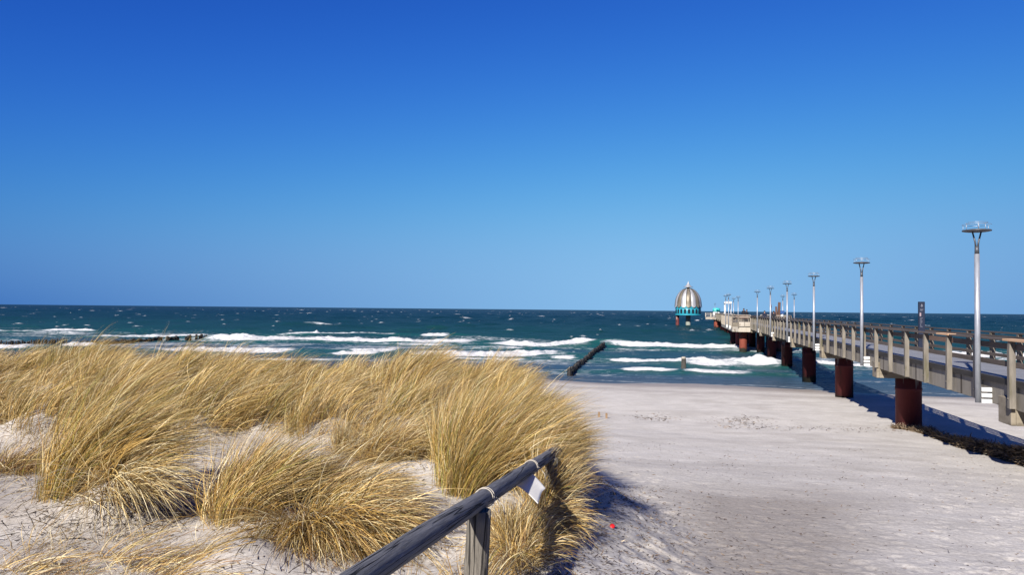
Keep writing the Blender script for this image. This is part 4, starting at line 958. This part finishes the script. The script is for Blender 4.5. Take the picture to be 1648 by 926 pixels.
def sheet():
    """stiff white plastic sheet hanging and curling under the rail"""
    P = [at_depth(818, 777, 5.30), at_depth(843, 756, 5.75), at_depth(878, 787, 5.20), at_depth(865, 808, 4.92)]
    n = 14; v = []; f = []
    for i in range(n + 1):
        for j in range(n + 1):
            a, c = i / n, j / n
            p = P[0].lerp(P[1], a).lerp(P[3].lerp(P[2], a), c)
            fold = 0.035 * math.sin(a * 5.5 + 0.6 + c * 1.2) * c + 0.03 * c * c * math.cos(a * 3.2)
            p = p + Vector((0.0, -fold, 0.02 * math.sin(c * 3.14)))
            v.append(p)
    for i in range(n):
        for j in range(n): f.append((i * (n + 1) + j, (i + 1) * (n + 1) + j, (i + 1) * (n + 1) + j + 1, i * (n + 1) + j + 1))
    m, t, p = new_mat('white_plastic_sheet'); p.inputs['Base Color'].default_value = (0.78, 0.77, 0.74, 1); p.inputs['Roughness'].default_value = 0.5; p.inputs['Transmission Weight'].default_value = 0.0; p.inputs['Subsurface Weight'].default_value = 0.0
    tl = t.nodes.new('ShaderNodeBsdfTranslucent'); tl.inputs[0].default_value = (0.85, 0.84, 0.80, 1); ms = t.nodes.new('ShaderNodeMixShader'); ms.inputs[0].default_value = 0.45
    t.links.new(p.outputs[0], ms.inputs[1]); t.links.new(tl.outputs[0], ms.inputs[2]); t.links.new(ms.outputs[0], t.nodes['Material Output'].inputs[0])
    me = bpy.data.meshes.new('plastic_sheet'); me.from_pydata(v, [], f); me.materials.append(m)
    for q in me.polygons: q.use_smooth = True
    o = bpy.data.objects.new('plastic_sheet', me); COL.objects.link(o); sm = o.modifiers.new('solid', 'SOLIDIFY'); sm.thickness = 0.0015
    tag(o, 'folded white plastic sheet hanging under the log handrail', 'plastic sheet')
sheet()

def bottle_cap():
    z = 3.75
    for _ in range(12): p = at_height(985, 850, z); z = gz(p.x, p.y)
    b = MB(); b.lathe([(0.021, 0.0), (0.022, 0.016), (0.018, 0.021), (0.002, 0.0215)], 18)
    o = b.build('bottle_cap', M['red'], None, (p.x, p.y, z + 0.005)); o.rotation_euler = (R(35), R(15), 0)
    tag(o, 'small bright red bottle cap lying on the pale sand', 'bottle cap')
bottle_cap()
for px_, py_, hh, lab in ((976, 674, 0.24, 'short brown wooden stub at the edge of the tussock, the clearer one'), (964, 672, 0.24, 'short brown wooden stub half hidden by the tussock')):
    z = 3.0
    for _ in range(40): p = at_height(px_, py_, z); z = 0.7 * z + 0.3 * gz(p.x, p.y)
    b = MB(); b.box(-0.04, 0.04, -0.035, 0.035, -0.3, hh, 0.008)
    tag(b.build('wooden_stub', M['stub_wood'], None, (p.x, p.y, z), R(20)), lab, 'stake', 'wooden stubs by the path')

# ------------------------------------------------------------------ grass
STRAW = np.array([(0.60, 0.42, 0.17), (0.54, 0.34, 0.10), (0.66, 0.52, 0.28), (0.42, 0.25, 0.07), (0.28, 0.16, 0.075), (0.30, 0.27, 0.06), (0.74, 0.64, 0.44)])
def blades(roots, length, d0, bend, width, tone_p, r, segs=6, droop=0.0, jitter=0.0, bright=None):
    """curved tapering ribbons. roots (n,3); d0 (n,3) start direction; bend (n,3) added to the direction along the blade"""
    n = len(roots); P = np.zeros((n, segs + 1, 3)); P[:, 0] = roots; d = d0 / np.linalg.norm(d0, axis=1, keepdims=True)
    step = (length / segs)[:, None]
    brk = np.where(r.random(n) < 0.11, r.integers(2, segs, n), -1); kick = r.normal(0, 0.8, (n, 3)) - np.array((0, 0, 0.35))
    for i in range(segs):
        d = np.where((brk == i)[:, None], d + kick, d); d = d / np.linalg.norm(d, axis=1, keepdims=True)
        P[:, i + 1] = P[:, i] + d * step
        d = d + bend * (0.55 + 0.9 * i / segs) / segs + jitter * r.normal(0, 1, (n, 3)); d = d / np.linalg.norm(d, axis=1, keepdims=True)
    tang = np.diff(P, axis=1); tang = np.concatenate([tang, tang[:, -1:]], 1); tang /= np.linalg.norm(tang, axis=2, keepdims=True) + 1e-9
    rnd = r.normal(0, 1, (n, 1, 3)); sidev = np.cross(tang, rnd); sidev /= np.linalg.norm(sidev, axis=2, keepdims=True) + 1e-9
    taper = np.interp(np.linspace(0, 1, segs + 1), [0, 0.15, 0.6, 1], [0.8, 1.0, 0.75, 0.12])[None, :, None]
    w = width[:, None, None] * taper * 0.5
    V = np.stack([P - sidev * w, P + sidev * w], 2).reshape(n, -1, 3)
    k = (segs + 1) * 2; base = (np.arange(n) * k)[:, None, None]
    q = np.array([[2 * i, 2 * i + 1, 2 * i + 3, 2 * i + 2] for i in range(segs)])[None]
    F = (base + q).reshape(-1, 4)
    pick = r.choice(len(STRAW), n, p=np.array(tone_p) / np.sum(tone_p)); c = STRAW[pick] * r.uniform(0.30, 1.22, (n, 1)) * np.array((1.02, 1.035, 0.97))
    if bright is not None: c = c * bright[:, None]
    C = np.repeat(c, k, axis=0)
    return V.reshape(-1, 3), F, C
def join(parts):
    V = []; F = []; C = []; o = 0
    for v, f, c in parts: V.append(v); F.append(f + o); C.append(c); o += len(v)
    return np.concatenate(V), np.concatenate(F), np.concatenate(C)
GOLD = (4, 3.6, 2.2, 3, 1.5, 1.6, 0.8); DRY = (2.5, 1.6, 2.5, 1.8, 2.6, 0.25, 1.4); GREENISH = (3, 4, 1, 3, 0.7, 3.0, 0.4)
WIND = np.array((0.80, 0.28, 0.0))
def tuft(cx, cy, rx, ry, n, L, r, out=0.5, wind=0.75, grav=0.7, tones=GOLD, width=0.0042, patches=None, up=1.0, windv=WIND, jit=0.03):
    """many small shoots gathered in bunches over an ellipse, leaning with the wind and fanning outwards"""
    nb = max(8, int(n / 38)); a = r.uniform(0, 6.2832, nb); q = np.sqrt(r.random(nb)); bx = cx + rx * q * np.cos(a); by = cy + ry * q * np.sin(a)
    bl = r.uniform(0.75, 1.12, nb) * (1.08 - 0.34 * q ** 2); bd = r.normal(0, 0.13, (nb, 2)); bb = r.uniform(0.62, 1.18, nb); bw = r.uniform(0.55, 1.4, nb)
    k = r.integers(0, nb, n); sp = 0.042
    x = bx[k] + r.normal(0, sp, n); y = by[k] + r.normal(0, sp, n); z = ground(x, y) - 0.015
    ox = (x - cx) / rx; oy = (y - cy) / ry
    d0 = np.stack([out * ox + bd[k, 0] + wind * 0.28 * windv[0] + r.normal(0, .12, n), out * oy + bd[k, 1] + wind * 0.28 * windv[1] + r.normal(0, .12, n), up * np.ones(n) * r.uniform(0.8, 1.2, n)], 1)
    g = grav * r.uniform(0.5, 1.4, n); wv = wind * r.uniform(0.6, 1.4, n)
    wv = wv * bw[k]
    bend = np.stack([wv * windv[0] + 0.5 * out * ox, wv * windv[1] + 0.5 * out * oy, -g], 1)
    ln = L * bl[k] * np.clip(r.normal(0.92, 0.18, n), 0.35, 1.22)
    return blades(np.stack([x, y, z], 1), ln, d0, bend, width * r.uniform(0.6, 1.35, n), tones, r, 7, jitter=jit, bright=bb[k])
def dead_skirt(cx, cy, rx, ry, n, L, r, ang=None, width=0.0045, tones=DRY, drop=1.6):
    """dead stalks hanging out of a tussock and lying over the sand"""
    a = r.uniform(0, 6.2832, n) if ang is None else r.normal(ang[0], ang[1], n)
    q = r.uniform(0.35, 1.0, n); x = cx + rx * q * np.cos(a); y = cy + ry * q * np.sin(a); z = ground(x, y) + 0.02 + 0.10 * (1 - q)
    d0 = np.stack([np.cos(a) + r.normal(0, .3, n), np.sin(a) + r.normal(0, .3, n), r.uniform(0.15, 0.9, n)], 1)
    bend = np.stack([0.25 * np.ones(n), 0.0 * a, -drop * r.uniform(0.5, 1.2, n)], 1)
    V, F, C = blades(np.stack([x, y, z], 1), L * r.uniform(0.5, 1.2, n), d0, bend, width * r.uniform(0.6, 1.3, n), tones, r, 7, jitter=0.06)
    g = ground(V[:, 0], V[:, 1]) + 0.006; V[:, 2] = np.maximum(V[:, 2], g + np.abs(r.normal(0, 0.004, len(V))))
    return V, F, C
def grass_obj(name, parts, lab=None, cat=None, group=None, kind=None):
    V, F, C = join(parts); V = V.copy(); g = ground(V[:, 0], V[:, 1]); low = V[:, 2] < g - 0.03; V[low, 2] = g[low] - 0.02
    o = np_mesh(name, V, F, None, M['blade'], attrs={'tone': C}); tag(o, lab, cat, group, kind); return o

gr = np.random.default_rng(21)
TG = 'grass tussocks on the dune'
# the big arching tussock the rail runs into
grass_obj('grass_tussock', [tuft(-0.12, 7.75, 0.58, 1.10, 11500, 0.88, gr, 0.33, 1.0, 1.05), tuft(-0.38, 7.0, 0.28, 0.55, 2600, 0.84, gr, 0.3, 0.9, 0.8, GREENISH),
                            tuft(0.28, 6.55, 0.17, 0.45, 2100, 0.56, gr, 0.25, 0.5, 1.5, DRY), dead_skirt(0.20, 6.1, 0.20, 0.5, 1300, 0.36, gr, (-0.9, 0.7))],
          'largest arching golden grass tussock, where the log handrail ends', 'grass tussock', TG)
grass_obj('grass_tussock', [tuft(0.06, 5.25, 0.15, 0.45, 1600, 0.32, gr, 0.3, 0.3, 1.5, DRY), dead_skirt(0.05, 5.15, 0.18, 0.4, 700, 0.32, gr)],
          'small dry brown grass tussock under the white sheet and handrail', 'grass tussock', TG)
grass_obj('grass_tussock', [tuft(-3.5, 6.35, 0.28, 0.28, 2900, 1.0, gr, 0.25, 1.35, 0.6, GREENISH), tuft(-3.35, 6.5, 0.26, 0.28, 1500, 0.95, gr, 0.3, 1.6, 0.8, GOLD), dead_skirt(-3.15, 6.1, 0.30, 0.28, 650, 0.85, gr, (-0.7, 0.5), tones=(2, 1, 4, 1, 1, 0.2, 3))],
          'upright greenish gold grass tussock left of the dark hollow', 'grass tussock', TG)
grass_obj('grass_tussock', [tuft(-1.92, 5.75, 0.26, 0.30, 2700, 0.66, gr, 0.35, 1.25, 0.7), tuft(-1.42, 5.95, 0.42, 0.34, 3200, 0.56, gr, 0.45, 1.6, 1.1, DRY),
                            dead_skirt(-1.42, 5.5, 0.5, 0.36, 2300, 0.66, gr, (-0.85, 0.6), width=0.0048), tuft(-1.02, 5.35, 0.32, 0.30, 1500, 0.36, gr, 0.5, 1.0, 1.1, GREENISH)],
          'broad sprawling grass tussock with dead stalks combed down over the sand', 'grass tussock', TG)
grass_obj('grass_tussock', [tuft(-1.25, 8.35, 0.62, 0.40, 3200, 0.62, gr, 0.6, 1.3, 1.3, DRY), dead_skirt(-1.0, 8.2, 0.6, 0.4, 700, 0.6, gr)],
          'low matted brown grass tussock beside the sandy gap behind the sprawling one', 'grass tussock', TG)
grass_obj('grass_tussock', [tuft(-5.0, 7.7, 0.55, 0.30, 1500, 0.34, gr, 0.7, 0.8, 1.2, (1, .5, .7, 1.2, 5, .4, .4)), dead_skirt(-4.6, 7.3, 0.6, 0.3, 300, 0.4, gr)],
          'low reddish brown grass tussock on bare sand at the left edge', 'grass tussock', TG)
# the dune's closed stand of grass
def field():
    out = []
    for x, y, r in MOUNDS:
        u = x / y
        dip = 1 - 0.16 * math.exp(-((u + 0.27) / 0.07) ** 2) + 0.05 * math.exp(-((u + 0.50) / 0.06) ** 2) - 0.16 * math.exp(-((u + 0.66) / 0.08) ** 2) + 0.0
        q = gr.random(); tn = GREENISH if q < 0.22 else DRY if q < 0.42 else GOLD
        L = dip * (0.74 if tn is not DRY else 0.58) * gr.uniform(0.88, 1.12)
        n = int(1150 * (r / 0.57) ** 2)
        out.append(tuft(x, y, r, r * 0.8, n, L, gr, 0.42, 1.25, 0.85 if tn is not DRY else 1.25, tn, 0.0042 + 0.00026 * (y - 8)))
        out.append(dead_skirt(x + 0.05, y - 0.1, r * 0.95, r * 0.75, int(n * 0.16), 0.42, gr, (-1.2, 1.0), width=0.0045))
    for i in range(560):
        y = 8.8 + 7.6 * gr.random(); x = -0.84 * y - 0.4 + (0.84 * y + 1.2) * gr.random()
        if y < 9.1 + 0.5 * math.sin(x * 1.7) + 0.3 * math.sin(x * 4.1 + 1) + (0.6 if -2.2 < x < -0.3 else 0): continue
        if x > path_edge(np.array(y)) - 0.25: continue
        tn = DRY if gr.random() < 0.4 else GOLD
        out.append(tuft(x, y, 0.24, 0.24, 40, 0.56, gr, 0.35, 1.3, 0.95, tn, 0.0042 + 0.00026 * (y - 8)))
    grass_obj('dune_grass', out, kind='stuff')
field()
def sparse():
    out = []
    for i in range(95):
        u = gr.random()
        if u < 0.55: x, y = gr.uniform(-3.6, -1.9), gr.uniform(4.2, 5.4)
        elif u < 0.8: x, y = gr.uniform(-6.2, -3.6), gr.uniform(6.4, 8.6)
        else: x, y = gr.uniform(-1.1, 0.1), gr.uniform(5.6, 8.2)
        out.append(tuft(x, y, 0.06, 0.06, 11, 0.26, gr, 0.7, 0.9, 0.9, DRY, 0.0030))
    for cx, cy in ((-2.9, 4.35), (-2.3, 4.5), (-2.6, 4.75), (-2.1, 4.2), (-3.2, 4.7)): out.append(dead_skirt(cx, cy, 0.30, 0.15, 75, 0.55, gr, (0.35, 0.4), tones=DRY, width=0.0036))
    out.append(tuft(-0.45, 3.95, 0.22, 0.18, 420, 0.36, gr, 0.7, 0.5, 0.9, GOLD))
    out.append(tuft(-0.2, 4.5, 0.22, 0.18, 260, 0.30, gr, 0.7, 0.5, 0.9, DRY))
    grass_obj('sparse_grass', out, kind='stuff')
sparse()

# ------------------------------------------------------------------ litter on the sand, seaweed bank under the pier
def sticks(name, x, y, ln, wd, cols, r, lift=0.004, pile=None, lab=None):
    n = len(x); z = ground(x, y) + lift
    if pile is not None: z = z + pile
    a = r.uniform(0, 6.2832, n); e = r.normal(0, 0.25 if pile is None else 0.5, n)
    d0 = np.stack([np.cos(a), np.sin(a), e], 1)
    V, F, _ = blades(np.stack([x, y, z], 1), ln, d0, r.normal(0, 0.6, (n, 3)) * np.array((1, 1, .3)), wd, (1, 1, 1, 1, 1, 1, 1), r, 3, jitter=0.12)
    C = np.repeat(cols[r.integers(0, len(cols), n)] * r.uniform(0.7, 1.3, (n, 1)), 8, axis=0)
    if pile is None:
        g = ground(V[:, 0], V[:, 1]) + 0.003; V[:, 2] = np.maximum(V[:, 2], g)
    o = np_mesh(name, V, F, None, M['litter'], attrs={'tone': C}); tag(o, kind='stuff'); return o
TWIG = np.array([(0.05, 0.035, 0.025), (0.03, 0.022, 0.02), (0.10, 0.065, 0.04), (0.16, 0.11, 0.07)])
def litter():
    r = np.random.default_rng(33)
    y1 = 4.2 + 8.5 * r.random(7000) ** 1.3; x1 = path_edge(y1) - 0.55 + np.abs(r.normal(0, 0.5 + 0.04 * y1, 7000))
    y2 = 5 + 20 * r.random(1500) ** 1.2; x2 = path_edge(y2) + 0.3 + y2 * 0.6 * r.random(1500)
    y3 = r.uniform(3.9, 9, 5200); x3 = -0.75 * y3 * r.random(5200) + 0.2
    x = np.concatenate([x1, x2, x3]); y = np.concatenate([y1, y2, y3]); n = len(x)
    sticks('twigs', x, y, r.uniform(0.012, 0.055, n) * (0.7 + y * 0.06), r.uniform(0.004, 0.010, n) * (0.6 + y * 0.07), TWIG, r)
    yr = r.uniform(3.9, 9, 1500); xr = -0.78 * yr * r.random(1500) + 0.1
    keep = vnoise(xr * 1.6, yr * 1.6, 97) > 0.42; xr, yr = xr[keep], yr[keep]; n = len(xr)
    sticks('dry_roots', xr, yr, r.uniform(0.08, 0.32, n), r.uniform(0.0025, 0.005, n), np.array([(0.10, 0.07, 0.045), (0.22, 0.16, 0.10), (0.40, 0.31, 0.19), (0.05, 0.035, 0.025)]), r, 0.003)
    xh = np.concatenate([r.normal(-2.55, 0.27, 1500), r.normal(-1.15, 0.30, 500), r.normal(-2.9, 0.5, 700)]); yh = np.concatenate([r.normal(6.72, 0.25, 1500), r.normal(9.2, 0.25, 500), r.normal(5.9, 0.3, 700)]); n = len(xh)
    sticks('hollow_shade_stalks', xh, yh, r.uniform(0.08, 0.26, n), r.uniform(0.003, 0.007, n), np.array([(0.05, 0.035, 0.022), (0.03, 0.02, 0.014), (0.10, 0.07, 0.04), (0.02, 0.015, 0.012)]), r, 0.01, np.abs(r.normal(0, 0.035, n)))  # dead stalks packed near black, painting in the shade of the hollows
    # scattered wrack patches on the flat beach
    px = np.concatenate([r.normal(1050, 22, 160), r.normal(1195, 26, 200), r.uniform(1150, 1480, 260)]); py = np.concatenate([r.normal(665, 4, 160), r.normal(668, 4, 200), 682 + r.normal(0, 4, 260)])
    P = [at_height(a, b_, 0.9) for a, b_ in zip(px, py)]
    x = np.array([p.x for p in P]); y = np.array([p.y for p in P]); n = len(x)
    sticks('dry_wrack', x, y, r.uniform(0.05, 0.25, n), r.uniform(0.008, 0.03, n), TWIG, r, 0.01)
litter()
def seaweed():
    r = np.random.default_rng(44); xs = []; ys = []; hs_ = []
    line = [(1440, 690, .15, .05), (1470, 694, .30, .08), (1500, 702, 0.7, .18), (1545, 719, 1.0, .26), (1590, 733, 1.4, .30), (1650, 750, 1.7, .36), (1800, 788, 1.8, .36)]
    W = []
    for px_, py_, wd, h in line:
        z = 0.9
        for _ in range(15): p = at_height(px_, py_, z); z = 0.5 * z + 0.5 * gz(p.x, p.y)
        W.append((p.x, p.y, wd, h))
    W = np.array(W)
    for i in range(len(W) - 1):
        m = int(3000 * (0.5 + W[i, 2]))
        t = r.random(m); x = W[i, 0] + (W[i + 1, 0] - W[i, 0]) * t; y = W[i, 1] + (W[i + 1, 1] - W[i, 1]) * t; wd = W[i, 2] + (W[i + 1, 2] - W[i, 2]) * t; h = W[i, 3] + (W[i + 1, 3] - W[i, 3]) * t
        o = r.uniform(-0.9, 2.2, m); xs.append(x + 0.25 * o * wd); ys.append(y + 0.9 * o * wd); hs_.append(h * np.clip(1 - ((o - 0.7) / 1.6) ** 2, 0, 1) * r.random(m) ** 0.6 * (0.5 + vnoise(x * 1.5, y * 1.5, 3)))
    x = np.concatenate(xs); y = np.concatenate(ys); h = np.concatenate(hs_); n = len(x)
    cols = np.array([(0.10, 0.065, 0.04), (0.06, 0.04, 0.028), (0.17, 0.12, 0.075), (0.03, 0.022, 0.018), (0.24, 0.18, 0.12)])
    sticks('seaweed', x, y, r.uniform(0.10, 0.34, n), r.uniform(0.012, 0.045, n), cols, r, 0.0, h)
seaweed()
